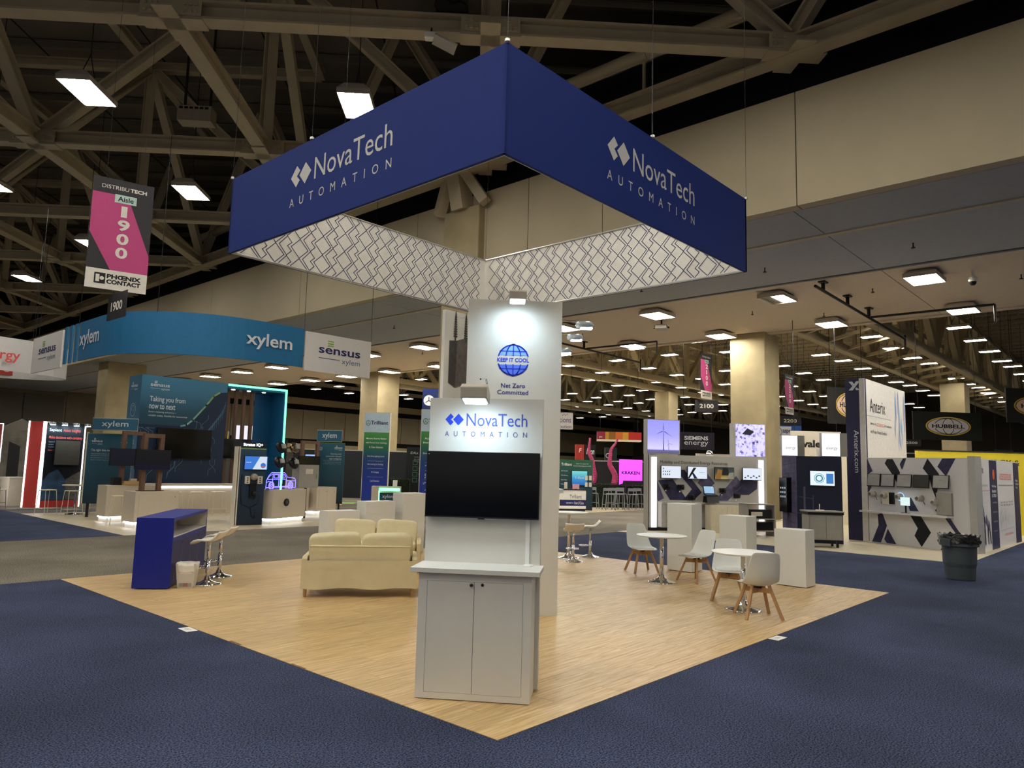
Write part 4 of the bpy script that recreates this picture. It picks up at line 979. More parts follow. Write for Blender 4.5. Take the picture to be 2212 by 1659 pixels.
# ---- cabinets with timber frames and screens
def lit_cabinet(name, label, A, B, d, h, doors, plinth=True):
    w = math.hypot(B[0]-A[0], B[1]-A[1]); t = facing(name, label, 'cabinet', A, B, .006)
    MB().box(0, w, 0, d, .16, h).out('body', XW, t)
    for i in range(doors):
        dd = MB().box(.1+(w-.14)/doors*i, .1+(w-.14)/doors*(i+1)-.015, -.006, 0, .2, h-.08).out('door', XW, t); MB().disc(.1+(w-.14)/doors*(i+1)-.07, h-.15, .012, -.009, 10).out('lock', DARK, dd)
    MB().box(.06, w-.06, .06, d-.06, 0, .16).out('plinth', WPRINT, t); MB().box(.05, w-.05, .03, .055, .12, .158).out('glow_strip', emis('plinth_glow', (.9, .93, 1.0), 6), t); MB().box(.03, .055, .06, d-.05, .12, .158).out('glow_strip', emis('plinth_glow', (.9, .93, 1.0), 6), t)
    return t
lit_cabinet('base_cabinet', 'white cabinet with keyhole door and glowing plinth below the data panel', (4.03, 19.0), (5.55, 19.05), .65, 1.03, 1)
k2 = lit_cabinet('screen_cabinet', 'white cabinet with glowing plinth carrying timber posts and a screen', (3.95, 16.75), (5.15, 16.9), .6, .95, 1)
def timber(label, A, B, z0, z1, w=.11):
    L = math.hypot(B[0]-A[0], B[1]-A[1]); t = facing('timber_frame', label, 'frame', A, B, z0)
    MB().box(0, w, 0, w, 0, z1-z0).out('post', WOODD, t); MB().box(L-w, L, 0, w, 0, z1-z0).out('post', WOODD, t); MB().box(w, L-w, 0, w, z1-z0-w, z1-z0).out('header', WOODD, t); MB().box(-.05, L+.05, -.06, w+.06, -.004, .014).out('foot_plate', DARK, t)
timber('walnut post frame holding the angled screen on the white cabinet', (4.16, 17.0), (4.72, 17.05), .962, 2.5)
flat_tv('dark screen with blue glow on the walnut frame of the screen cabinet', (3.92, 16.86), (4.86, 16.92), 1.53, .54, gradmat('dim_screen', [(0, '#1a1440'), (.2, '#0b0d1c'), (.54, '#11141d')], rough=.12))
timber('walnut post frame behind the data panel screens', (4.5, 19.42), (5.15, 19.44), 1.04, 2.62)
flat_tv('smaller dark blue screen mounted behind the screen cabinet', (4.12, 19.25), (4.9, 19.3), 1.6, .5, mat('indigo_screen', '#20223a', .15))
for nm, lb, ct_, P, s, m in (('gift_box', 'tan cardboard box on the white cabinet', 'box', (4.72, 19.2, 1.04), (.4, .2, .12), mat('kraft_card', '#c29f62', .7)), ('gift_box', 'small cream box on top of the tan cardboard box', 'box', (4.78, 19.2, 1.16), (.18, .14, .07), XW), ('coffee_machine', 'black coffee machine on the white cabinet', 'coffee machine', (4.36, 19.32, 1.04), (.22, .2, .22), BLACKP)):
    t = thing(nm, lb, ct_, P, .05); a, c, h = s; MB().box(-a/2, a/2, -c/2, c/2, 0, h).out('body', m, t, bevel=.008)
    MB().box(-a/2-.002, a/2+.002, -.02, .02, h*.45, h+.002).out('tape_band' if 'box' in nm else 'front_panel', mat('box_band', '#8c7a55', .6) if 'box' in nm else DARK, t)
t = thing('water_dispenser', 'clear blue water bottle dispenser behind the walnut frame', 'dispenser', (5.55, 21.8, 0))
MB().box(-.16, .16, -.16, .16, 0, 1.0).out('stand', DARK, t); MB().lathe([(0, 1.0), (.06, 1.0), (.14, 1.06), (.145, 1.35), (.13, 1.4), (0, 1.4)], (0, 0, 0), 18).out('bottle', mat('blue_bottle', '#8fb3cf', .1, trans=.6), t, smooth=True)
def header_sign(label, A, B, z0, h):
    w = math.hypot(B[0]-A[0], B[1]-A[1]); t = facing('header_sign', label, 'sign', A, B, z0)
    MB().box(0, w, 0, .04, .02, h-.02).out('board', TEAL, t); MB().tube([(-.01, .02, .0), (w+.01, .02, .0), (w+.01, .02, h), (-.01, .02, h)], .014, 6, closed=True).out('frame_tube', ALU, t)
    text(t, 'xylem', PWH, w*.2, w*.8, h*.18, h*.8, y=-.004, bold=.01); return t
header_sign('framed teal logo sign above the data panel', (4.02, 20.57), (4.95, 19.64), 2.64, .36)
header_sign('framed teal logo sign above the grid intelligence panel', (11.42, 19.95), (12.05, 19.32), 2.61, .42)
def info_panel(label, A, B, z0, z1):
    w = math.hypot(B[0]-A[0], B[1]-A[1]); t = facing('info_display', label, 'panel', A, B, z0)
    MB().box(0, w, 0, .05, 0, z1-z0).out('board', gradmat('info_teal_'+str(round(A[0])), [(0, '#0b2a38'), (z1-z0, '#1d5a70')]), t); MB().box(-.035, 0, 0, .06, -.0, z1-z0+.03).out('edge_post', CREAM, t); MB().box(0, w, -.002, 0, z1-z0-.012, z1-z0).out('lime_edge', LIME, t)
    MB().box(.1, .16, .05, .11, -z0, (z1-z0)*.5).out('support_leg', DARK, t); MB().box(w-.16, w-.1, .05, .11, -z0, (z1-z0)*.5).out('support_leg', DARK, t)
    return t, w, z1-z0
t, w, h = info_panel('dark teal info panel about data standing beside the white cabinet', (4.14, 21.25), (5.09, 20.30), .42, 2.56)
sensus(t, PWH, PWH, .1*w, .34*w, h*.83, h*.93); text(t, 'The right data matters', PWH, .1*w, .63*w, h*.735, h*.775, bold=.01)
lines(t, [('Sensus software solutions offer a', .46*w), ('customized and comprehensive view of', .52*w), ('your entire network, so you can lead the', .52*w), ('charge to a bright energy future', .42*w)], PGR, .1*w, h*.70, h*.03, h*.018)
MB().line(polar(.82*w, h*.875, .085, 0, 2*math.pi, 24), .01, -.004).out('icon_ring', PWH, t); MB().line([(.79*w, h*.85), (.85*w, h*.85), (.85*w, h*.9), (.79*w, h*.9)], .012, -.004).out('icon', PWH, t)
t, w, h = info_panel('dark teal info panel about smart communities near the green-lit desk', (11.41, 19.98), (12.15, 19.24), .35, 2.57)
sensus(t, PWH, PWH, .65*w, .92*w, h*.87, h*.955)
for i in range(8): MB().line([(.17*w+.03*math.cos(i*math.pi/4), h*.9+.03*math.sin(i*math.pi/4)), (.17*w+.075*math.cos(i*math.pi/4), h*.9+.075*math.sin(i*math.pi/4))], .01, -.004, closed=False).out('burst_ray', PWH, t)
for i, (s, f) in enumerate((('Powering smart', .38), ('communities with grid', .54), ('edge intelligence', .42))): text(t, s, PWH, .9*w-f*w, .9*w, h*(.80-.04*i), h*(.83-.04*i), shear=.2)
for i, f in enumerate((.62, .58, .64)): text(t, ('Sensus technology is engineered for you', 'edge intelligence empowering solutions', 'smart decision-making outcomes everywhere')[i], PGR, .9*w-f*w, .9*w, h*(.70-.028*i), h*(.716-.028*i))
# ---- product panel, car pod
sq = facing('product_panel', 'dark navy product panel with lit sign, screen and meter devices', 'display', (6.58, 16.35), (7.30, 16.21), 0)
w = .733; MB().box(0, w, 0, .3, 0, 2.21).out('body', gradmat('navy_panel', [(0, '#0b1c2e'), (1.2, '#16324c'), (2.21, '#2c4e68')]), sq); MB().box(-.09, -.06, .0, .3, 0, 2.24).out('edge_post', CREAM, sq); MB().box(-.03, 0, .0, .3, 0, 2.24).out('edge_post', CREAM, sq); MB().box(0, w, -.003, 0, 2.17, 2.2).out('lime_edge', LIME, sq)
MB().box(.0, w, .02, .06, 2.21, 2.37).out('sign_board', mat('sign_dark', '#1a2430', .4), sq); text(sq, 'Stratus IQ+', emis('lit_letters', (1, 1, 1), 2.2), .07, .63, 2.245, 2.345, y=.014, bold=.02)
MB().tube([(.08, -.015, 1.45), (.06, -.015, .9), (.12, -.02, .6), (.35, -.02, .5), (.55, -.02, .62), (.62, -.02, .85)], .01, 6).out('charge_cable', BLACKP, sq, smooth=True); MB().tube([(.36, -.02, .5), (.42, -.02, .25), (.5, -.02, .2), (.5, -.02, .45)], .01, 6).out('charge_cable', BLACKP, sq, smooth=True)
MB().box(.3, .48, -.09, 0, .78, 1.2).out('charger_box', BLACKP, sq, bevel=.01); MB().lathe([(0, 0), (.06, 0), (.06, .05), (.03, .07), (0, .07)], (0, 0, 0), 18).out('charge_plug', DARK, sq, loc=(.43, -.09, .9)).rotation_euler = (math.pi/2, 0, 0)
for xx in (.16, .52):
    o = MB().box(xx, xx+.14, -.05, 0, 1.18, 1.4).out('socket_plate', CREAM, sq)
    for k in range(3): MB().box(xx+.05, xx+.09, -.053, -.05, 1.21+k*.06, 1.24+k*.06).out('socket', DARK, o)
MB().lathe([(0, 0), (.1, 0), (.1, .07), (.085, .12), (.08, .15), (0, .16)], (0, 0, 0), 22).out('electric_meter', mat('meter_beige', '#a8a092', .3), sq, smooth=True, loc=(.41, 0, 1.38)).rotation_euler = (math.pi/2, 0, 0)
tvp = flat_tv('small lit screen with blue and white slide on the product panel', (6.67, 16.27), (7.33, 16.14), 1.58, .4, emis('slide_blue', '#2f6fc4', .9))
MB().face([(.24, .016), (.64, .016), (.64, .385), (.44, .385)], -.004).out('slide_white', emis('slide_white', '#c3cfe0', .9), tvp); MB().disc(.54, .13, .075, -.006, 18).out('slide_badge', emis('slide_badge', '#2a66b8', .9), tvp); MB().face([(.49, .09), (.59, .09), (.59, .12), (.49, .12)], -.008).out('slide_badge', emis('slide_red', '#c25550', .9), tvp); text(tvp, 'Stratus IQ+', emis('slide_text', '#ffffff', 1), .05, .2, .2, .23, y=-.005)
cp = lit_cabinet('car_pod', 'white display pod with glowing plinth and round black display', (7.55, 16.15), (9.0, 16.68), .6, 1.0, 0)
MB().lathe([(0, 0), (.115, 0), (.115, .02), (.1, .03), (0, .03)], (0, 0, 0), 26).out('round_display', BLACKP, cp, smooth=False, loc=(.63, 0, .62)).rotation_euler = (math.pi/2, 0, 0)
MB().disc(.63, .63, .06, -.034, 18).out('display_glow', mat('dim_glow', '#4a4a50', .4), cp)
nc = facing('neon_car', 'glowing blue line-art car outline standing on the white pod', 'car model', (7.4, 16.3), (8.84, 16.82), 1.006)
NB = emis('blue_neon', (.13, .10, 1.0), 3.2)
def neon(pts, closed=True, r=.009): MB().tube([(x, 0, z) for x, z in pts], r, 5, closed).out('neon_line', NB, nc)
neon([(0, .03), (.02, .28), (.1, .4), (.22, .5), (.8, .5), (.95, .36), (1.28, .33), (1.33, .26), (1.34, .05), (1.2, .05)], False); neon([(.04, .3), (.14, .4), (.28, .46), (.76, .46), (.88, .36), (.9, .3)]); neon([(.3, .46), (.28, .3)], False); neon([(.56, .46), (.55, .08)], False); neon([(.28, .3), (.3, .1)], False); neon([(.9, .3), (.9, .1)], False)
neon([(.34, .34), (.52, .34), (.52, .44), (.36, .44)]); neon([(.6, .34), (.8, .34), (.72, .44), (.6, .44)]); neon([(.0, .06), (.14, .06)], False); neon([(.38, .09), (.98, .09)], False); neon([(.36, .065), (1.0, .065)], False); neon([(.0, .2), (.1, .24), (.27, .22)], False); neon([(.92, .26), (1.3, .25)], False)
for cx in (.24, 1.1):
    for r_ in (.115, .085, .03): neon(polar(cx, .115, r_, 0, 2*math.pi*15/16, 15))
    for k in range(6): neon([(cx+.03*math.cos(k*1.047), .115+.03*math.sin(k*1.047)), (cx+.085*math.cos(k*1.047), .115+.085*math.sin(k*1.047))], False, .007)
MB().box(.02, 1.3, -.03, .03, 0, .012).out('stand_plate', DARK, nc); MB().box(.58, .64, -.05, -.03, .0, .26).out('green_charge_bar', emis('mint_led', (.2, 1, .7), 2.2), nc)
# ---- street light tree, utility box
lt = thing('street_light_tree', 'dark pole carrying four round street light heads behind the car pod', 'lamp post', (8.75, 17.6, 0), math.radians(15))
MB().tube([(0, 0, 0), (0, 0, 2.55)], .045, 10).out('pole', DARK, lt)
HC = mat('dome_bronze', '#8a7a5c', .12, .9)
for (x, z, m, s) in ((-.3, 2.28, BLACKP, .19), (.3, 2.28, HC, .19), (-.33, 1.82, BLACKP, .2), (.3, 1.8, BLACKP, .2)):
    MB().tube([(0, 0, z), (x, -.02, z)], .02, 6).out('arm', DARK, lt); hdm = MB().lathe([(0, .1), (s*.5, .09), (s*.9, .04), (s, -.02), (s*.96, -.04), (0, -.04)], (0, 0, 0), 24).out('lamp_head', m, lt, smooth=True, loc=(x, -.1, z)); hdm.rotation_euler = (math.radians(70), 0, 0)
    MB().box(-.07, .07, -.07, .07, .08, .15).out('sensor_box', GREYP, hdm)
ub = thing('utility_cabinet', 'grey steel utility cabinet on a post behind the car pod', 'cabinet', (9.75, 17.75, 0), math.radians(8))
MB().box(-.03, .03, .1, .16, 0, 1.1).out('post', DARK, ub); MB().box(-.45, .42, 0, .3, 1.0, 1.75).out('case', GREYP, ub, bevel=.01); MB().box(-.43, .4, -.015, 0, 1.02, 1.73).out('door', GREYP, ub); MB().box(.3, .33, -.03, -.015, 1.3, 1.45).out('handle', mat('green_handle', '#7f9a7c', .4), ub); MB().box(-.15, .15, -.018, -.015, 1.45, 1.62).out('label_plate', CREAM, ub)
lit_cabinet('narrow_pod', 'narrow white pod with glowing plinth beside the utility cabinet', (10.12, 18.62), (10.38, 18.66), .5, .98, 0)
lit_cabinet('meter_cabinet', 'white two-panel cabinet with glowing plinth near the grid panel', (10.58, 18.5), (11.55, 18.75), .6, .98, 2)
timber('walnut post frame holding the screen beside the grid panel', (10.5, 19.45), (11.25, 19.5), .006, 2.6)
flat_tv('black screen on the walnut frame beside the grid panel', (10.3, 19.3), (11.22, 19.36), 1.5, .56)
dk = facing('reception_desk', 'white stepped reception desk with green lit niche and logo plate', 'desk', (12.1, 17.45), (12.8, 16.8), 0)
MB().box(0, .25, 0, .5, 0, 1.06).out('side_block', XW, dk); MB().box(.25, 1.0, .18, .5, 0, 1.06).out('back_block', XW, dk); MB().box(.25, 1.0, .0, .17, 0, .55).out('front_block', XW, dk); MB().box(.27, .97, .16, .178, .9, 1.0).out('led_strip', emis('green_glow', (.15, 1.0, .45), 3.0), dk); MB().box(.25, .275, .02, .17, .55, .92).out('led_strip', emis('green_glow', (.15, 1.0, .45), 3.0), dk); MB().box(.28, .9, .05, .09, .55, .84).out('logo_plate', TEALD, dk); text(dk, 'xylem', PWH, .38, .8, .62, .78, y=.044)
t = thing('easel_card', 'small white easel card standing on the reception desk', 'card', (12.85, 17.1, 1.06), -.8); MB().bar((0, 0, 0), (0, .06, .22), .16, .01, (0, 1, 0)).out('card', WPRINT, t); MB().bar((0, .1, 0), (0, .06, .15), .02, .006, (0, 1, 0)).out('easel_leg', DARK, t)
# ---- red and black neighbour booth
sp_ = facing('software_tower', 'black and red tower with white light edges and wall screen', 'display wall', (4.33, 26.35), (5.75, 26.6), 0)
w = 1.44; MB().box(0, w, 0, .45, .0, 3.02).out('body', mat('tower_black', '#15161c', .4), sp_); MB().box(0, w, -.003, 0, 0, .24).out('red_base', REDP, sp_); MB().box(-.02, .09, -.02, .02, 0, 3.04).out('light_edge', LIT, sp_); MB().box(w-.02, w+.02, -.02, .02, 0, 3.04).out('light_edge', LIT, sp_)
o = frame_at(sp_, (-.28, .36), (0, 0), 0, 'side_face'); MB().box(-.02, .46, 0, .03, 0, 3.04).out('red_side', REDP, o); MB().box(-.06, -.01, -.02, .02, 0, 3.05).out('light_edge', LIT, o)
text(sp_, 'Sapient', PWH, .2, .62, 2.68, 2.82, bold=.015); text(sp_, 'Asset Insights', CORAL, .68, 1.28, 2.68, 2.82); text(sp_, 'Make decisions with certainty', CORAL, .2, 1.36, 2.42, 2.55, bold=.01)
lines(sp_, [('Sapient Asset Insights, built by an asset intelligence', 1.1), ('company, lets the utility anticipate insights at scale', 1.1), ('to predict, optimize operations and manage', .95)], PGR, .2, 2.3, .09, .05); text(sp_, 'Sapient Insights. Stronger Assets.', CORAL, .2, .95, 2.0, 2.06)
PHO = mat('industrial_print', '#2c4660', .6, var=.5, scale=3); MB().face([(.1, .26), (.95, .26), (.95, .9), (.6, 1.35), (.3, 1.2), (.1, .9)], -.004).out('photo_print', PHO, sp_); MB().face([(.95, .26), (1.4, .26), (1.4, 1.3), (.9, 1.0)], -.005).out('photo_print', mat('metal_print', '#5a5550', .6, var=.4, scale=8), sp_)
flat_tv('grey-faced screen hung on the black and red tower', (4.72, 26.28), (5.6, 26.44), 1.5, .9, mat('grey_screen', '#4a443c', .2))
for k in range(4): arm_lamp('small arm lamp clipped on top of the black and red tower', (4.42+k*.4, 26.42+k*.07, 3.03), .17, 'arm', 12, 'arm lamps of the red tower')
s2 = facing('red_tower', 'red printed tower with white light edge at the neighbouring booth', 'display wall', (2.2, 26.6), (3.3, 27.0), 0)
MB().box(0, .62, 0, .4, 0, 2.9).out('red_face', mat('red_glow_print', '#d8544c', .5), s2); MB().box(.62, .78, -.02, .4, 0, 2.95).out('light_edge', LIT, s2); MB().box(.78, 1.1, 0, .4, 0, 2.9).out('dark_red_face', mat('dark_red_print', '#7a2324', .5), s2); MB().box(1.1, 1.13, -.01, .4, 0, 2.92).out('light_edge', LIT, s2)
arm_lamp('arm lamp on top of the red printed tower', (2.75, 26.85, 2.9), .35, 'arm', 12)
t = facing('counter_block', 'beige counter block between the two red towers', 'counter', (3.75, 27.6), (4.4, 27.8), 0); MB().box(0, .65, 0, .6, 0, 1.0).out('body', XW, t); MB().box(-.02, .67, -.02, .62, 1.0, 1.03).out('top', CREAM, t)
def simple_chair(label, P, rz, m, hh=.62):
    t = thing('high_chair', label, 'chair', P, rz); MB().box(-.2, .2, -.2, .2, hh, hh+.04).out('seat', m, t, bevel=.01); MB().box(-.19, .19, .17, .2, hh+.12, hh+.42).out('backrest', m, t, bevel=.01)
    for sx in (-1, 1):
        for sy in (-1, 1): MB().tube([(sx*.17, sy*.17, hh), (sx*.2, sy*.2, 0)], .014, 6).out('leg', STEEL, t)
    for s in (-1, 1): MB().tube([(s*.17, .17, hh), (s*.175, .185, hh+.3)], .012, 6).out('back_post', STEEL, t)
    MB().tube([(-.19, -.19, .2), (.19, -.19, .2)], .01, 6).out('foot_rail', STEEL, t); return t
PCH = mat('cream_chair_plastic', '#cbbfae', .5)
simple_chair('cream high chair beside the beige counter block', (3.1, 26.2, 0), 2.4, PCH); simple_chair('second cream high chair, turned sideways near the red printed tower', (2.4, 25.75, 0), 1.2, PCH)
t = facing('mural_display', 'grey board printed with a substation behind the red towers', 'panel', (4.6, 33.5), (6.6, 34.2), 0); MB().box(0, 2.0, 0, .08, 0, 2.9).out('board', mat('mural_grey', '#6f6a60', .7, var=.3, scale=2), t); MB().prism([(0, 2.9), (2.0, 2.9), (1.0, 3.4)], 0, .08).out('gable', mat('mural_top', '#7a7468', .7), t); MB().face([(.5, 0), (1.0, 0), (1.0, 2.2), (.5, 2.4)], -.004).out('dark_print', INK, t)
# ================================================================== MIDDLE DISTANCE AND RIGHT SIDE
# ---- pillar banners of the meshed-network booth
TG = lambda h: gradmat('green_blue_print_%d' % int(h*100), [(0, '#1c3fa8'), (h*.35, '#17329a'), (h*.62, '#123a78'), (h*.8, '#1d6a4a'), (h*.93, '#3f8c46'), (h, '#4a9a48')])
PALEB = mat('pale_blue_print', '#c3d6e6', .5)
def pillar_banner(label, A, B, z1, rows, edge=True):
    w = math.hypot(B[0]-A[0], B[1]-A[1]); t = facing('pillar_banner', label, 'banner', A, B); h = z1*.78
    MB().box(0, w, 0, .25, 0, z1).out('lightbox', CREAM, t); o = MB().box(.03, w-.03, -.004, 0, .04, h).out('blue_print', TG(h), t); MB().box(.03, w-.03, -.004, 0, h, z1-.05).out('pale_head', PALEB, t)
    MB().line(polar(w*.16, z1*.88, w*.08, 0, 2*math.pi, 18, w*.1), .025, -.008).out('logo_ring', mat('logo_green', '#5a8a72', .5), t); MB().line([(w*.16, z1*.88), (w*.16, z1*.905)], .02, -.008, closed=False).line([(w*.16, z1*.88), (w*.11, z1*.865)], .02, -.008, closed=False).line([(w*.16, z1*.88), (w*.21, z1*.865)], .02, -.008, closed=False).out('logo_spokes', mat('logo_green', '#5a8a72', .5), t)
    text(t, 'Trilliant', NAVYP, w*.26, w*.92, z1*.865, z1*.905, y=-.008, bold=.02)
    for i, (s, f, zz, bo) in enumerate(rows): text(t, s, WPRINT, w/2-w*f/2, w/2+w*f/2, z1*zz, z1*(zz+.022), y=-.008, bold=bo)
    for zz in (.47, .39, .30): MB().face([(w*.2, z1*zz), (w*.8, z1*zz), (w*.8, z1*zz+.012), (w*.2, z1*zz+.012)], -.008).out('rule', PGR, t)
    return t
pillar_banner('tall green to blue pillar banner about smart buildings behind the pedestals', (16.12, 23.51), (16.95, 22.68), 4.16, [('Manage Energy Better', .78, .70, .02), ('with Proven Smart Buildings', .8, .655, .01), ('& Cities Solutions', .52, .61, .01), ('Smart Street Lighting Control', .64, .51, 0), ('Sub-metering for Buildings', .6, .425, 0), ('EV Charging', .28, .34, 0), ('Leak Detection', .34, .25, 0)])
pillar_banner('tall green to blue pillar banner half hidden by the demo kiosk', (15.86, 19.31), (16.69, 18.48), 4.12, [('Accelerate Your', .7, .70, .02), ('Energy Transition', .8, .655, .02), ('Smart Metering', .8, .55, .01), ('metering', .6, .43, 0), ('Demand', .6, .34, 0), ('Manage', .6, .31, 0), ('LPWA Networks', .7, .26, 0), ('Analytics', .6, .19, 0)])
t = facing('logo_tower', 'dark blue tower with white round logo behind the second pillar banner', 'display wall', (19.74, 23.78), (20.6, 22.92)); MB().box(0, 1.3, 0, 1.0, 0, 5.58).out('body', mat('tower_blue', '#15265f', .5), t)
MB().disc(.32, 5.0, .26, -.005, 24).out('logo_disc', WPRINT, t); MB().line([(.32, 5.0), (.32, 5.16)], .04, -.01, closed=False).line([(.32, 5.0), (.18, 4.9)], .04, -.01, closed=False).line([(.32, 5.0), (.46, 4.9)], .04, -.01, closed=False).out('logo_spokes', NAVYP, t)
t = facing('icon_display', 'black info board with two columns of green icons beside a hedge', 'panel', (20.9, 26.2), (22.2, 24.9)); MB().box(0, 1.9, 0, .06, 0, 2.75).out('board', mat('board_black', '#0e1418', .4), t); text(t, 'iDALx', PWH, .2, .6, 2.4, 2.52)
lines(t, [('AI-Powered analytics', .9), ('for Distribution', .7), ('Grid Management', .95)], PGR, .4, 2.2, .11, .07)
for r in range(4):
    for c in range(2): MB().line([(.35+c*.75, .95+r*.3), (.57+c*.75, .95+r*.3), (.57+c*.75, 1.15+r*.3), (.35+c*.75, 1.15+r*.3)], .02, -.004).out('icon_tile', mat('icon_green', '#4a8a66', .5), t); text(t, 'Grid asset', PGR, .65+c*.75, .95+c*.75, 1.04+r*.3, 1.09+r*.3)
LEAF = mat('hedge_leaf', '#24331a', .8, k=1.0, var=.6, scale=30)
def hedge(label, A, B, d, h):
    w = math.hypot(B[0]-A[0], B[1]-A[1]); t = facing('box_hedge', label, 'hedge', A, B); MB().box(.05, w-.05, .05, d-.05, 0, h-.04).out('core', mat('hedge_core', '#141d0e', .9, var=.4, scale=20), t)
    q = MB(); rr = random.Random(3)
    for i in range(int(900*w*h)):
        s = rr.random(); x = rr.uniform(0, w); z = rr.uniform(.05, h); y = rr.choice((0, d)) if s < .7 else rr.uniform(0, d)
        if s >= .7: z = h
        c = Vector((x, y, z)); a = Vector((rr.uniform(-1, 1), rr.uniform(-1, 1), rr.uniform(-1, 1))).normalized()*.035; b2 = a.cross(Vector((rr.uniform(-1, 1), rr.uniform(-1, 1), 1))).normalized()*.02
        q.add([c-a, c+b2, c+a, c-b2], [(0, 1, 2, 3)])
    o = q.out('foliage', LEAF, t, weld=False); o['kind'] = 'stuff'
hedge('dark green box hedge in front of the black info board', (18.9, 25.4), (19.8, 24.5), .5, 1.15)
YEL = mat('yellow_steel', '#d8b024', .5)
for i, (P, lb) in enumerate((((15.3, 24.0), 'yellow steel barrier post near the tall pillar banner'), ((13.0, 24.8), 'yellow steel barrier post seen behind the walnut frame'))):
    t = thing('safety_barrier', lb, 'barrier', (P[0], P[1], 0), -.8); MB().box(-.08, .08, -.08, .08, 0, 1.25).out('post', YEL, t); MB().box(-.7, -.08, -.06, .06, 1.1, 1.25).out('rail', YEL, t); MB().box(-.7, -.08, -.06, .06, .5, .65).out('rail', YEL, t); MB().box(-.14, .14, -.14, .14, 0, .02).out('foot', YEL, t)
t = facing('striped_banner', 'black banner with magenta slanted stripes next to the tall pillar banner', 'banner', (16.9, 28.2), (17.6, 27.5)); MB().box(0, 1.0, 0, .05, 0, 2.3).out('board', INK, t); MB().box(0, 1.1, -.02, 0, 2.1, 2.45).out('head_sign', CREAM, t)
MAG = mat('magenta_print', '#b03565', .5)
for z in (.5, 1.0, 1.5): MB().face([(.06, z), (.5, z+.25), (.5, z+.55), (.06, z+.3)], -.004).out('stripe', MAG, t)
text(t, 'ACA', INK, .5, .9, 2.2, 2.35, y=-.024)
t = facing('tablet_stand', 'pale blue lit tablet on a white stand near the striped banner', 'screen', (15.6, 27.3), (15.95, 26.95)); MB().box(0, .5, 0, .05, 1.0, 2.2).out('screen', emis('tablet_glow', '#8fb4e8', .9), t); MB().box(.35, .42, .05, .1, 0, 1.1).out('stand', WPRINT, t)
t = facing('green_rug', 'small bright green floor mat by the yellow barrier', 'mat', (15.0, 25.4), (16.2, 24.2)); MB().box(0, 1.7, 0, 1.2, 0, .012).out('pile', mat('green_pile', '#7fae5a', .9, bump=.3), t); MB().box(-.02, 1.72, -.02, 0, 0, .012).out('edge', mat('green_edge', '#5b8240', .9), t)
t = facing('robot_arm', 'pale industrial robot arm beside the black info board', 'robot', (22.4, 24.6), (22.9, 24.1)); RB = mat('robot_cream', '#b5aa95', .4)
MB().lathe([(0, 0), (.3, 0), (.25, .1), (.2, .5), (0, .5)], (.3, .3, 0), 18).out('pedestal', DARK, t); MB().bar((.3, .3, .45), (.2, .3, 1.4), .2, .2).out('lower_arm', RB, t); MB().bar((.2, .3, 1.4), (.6, .25, 1.8), .16, .16).out('upper_arm', RB, t); MB().bar((.6, .25, 1.8), (.75, .25, 1.45), .1, .1).out('wrist', RB, t)
# ---- behind the display wall: counters, screen wall, props
WG = gradmat('green_navy_print', [(0, '#0e2436'), (1.2, '#123a4a'), (2.26, '#1f5a3c')])
t = facing('screen_display', 'green and navy printed wall with screen and bar chairs before it', 'display wall', (22.0, 17.35), (23.3, 16.05)); MB().box(0, 1.85, 0, .1, 0, 2.26).out('board', WG, t); text(t, 'Trilliant', WPRINT, .42, .9, 1.98, 2.1, bold=.02); text(t, 'Elevate Your System with', WPRINT, 1.1, 1.65, 2.04, 2.1); text(t, 'Field Area Mesh Integrated and AMI', WPRINT, .98, 1.76, 1.94, 2.0)
lines(t, [('Grid Automation', .3), ('Private Networks', .3), ('Smart Cities', .26), ('Edge', .16)], PWH, .42, 1.72, .2, .06)
for k in range(4): MB().box(1.5+(k % 2)*.18, 1.62+(k % 2)*.18, -.06, 0, 1.05+(k//2)*.3, 1.25+(k//2)*.3).out('meter_unit', CREAM, t)
f = flat_tv('lit teal screen on the green and navy printed wall', (22.6, 16.68), (23.1, 16.18), 1.1, .66, gradmat('teal_slide', [(0, '#1a4f9a'), (.3, '#2a7fb8'), (.66, '#6cc4c0')], emit=.5)); text(f, 'Trilliant', WPRINT, .14, .56, .3, .4, y=-.006)
t = facing('brand_counter', 'white counter with navy band and script lettering near bar chairs', 'counter', (21.4, 16.4), (22.35, 15.75)); MB().box(0, 1.2, 0, .6, .12, .92).out('body', WPRINT, t); MB().box(.02, 1.18, .03, .57, 0, .12).out('plinth', DARK, t); MB().box(-.03, 1.23, -.03, .63, .92, .96).out('top', DARK, t); MB().box(0, 1.2, -.004, 0, .24, .5).out('navy_band', NAVY, t); text(t, 'Trilliant', INK, .45, 1.0, .56, .72); text(t, 'DISCOVER THE', WPRINT, .3, .62, .33, .39, y=-.008); text(t, 'Power Of Choice', WPRINT, .66, 1.1, .31, .43, y=-.008, shear=.35)
for i, (P, s, lb) in enumerate((((21.75, 16.35, .96), (.14, .3), 'tall white leaflet card on the white counter'), ((22.15, 16.1, .96), (.3, .22), 'small pink and cream sign stand on the white counter'))):
    t = thing('leaflet_stand', lb, 'leaflet stand', P, -.7); MB().box(-s[0]/2, s[0]/2, 0, .015, 0, s[1]).out('card', CREAM if i == 0 else mat('pink_card', '#d9a6b4', .6), t); MB().box(-.05, .05, -.04, .06, 0, .01).out('foot', DARK, t)
GCH = mat('grey_metal_chair', '#85888a', .45, .2)
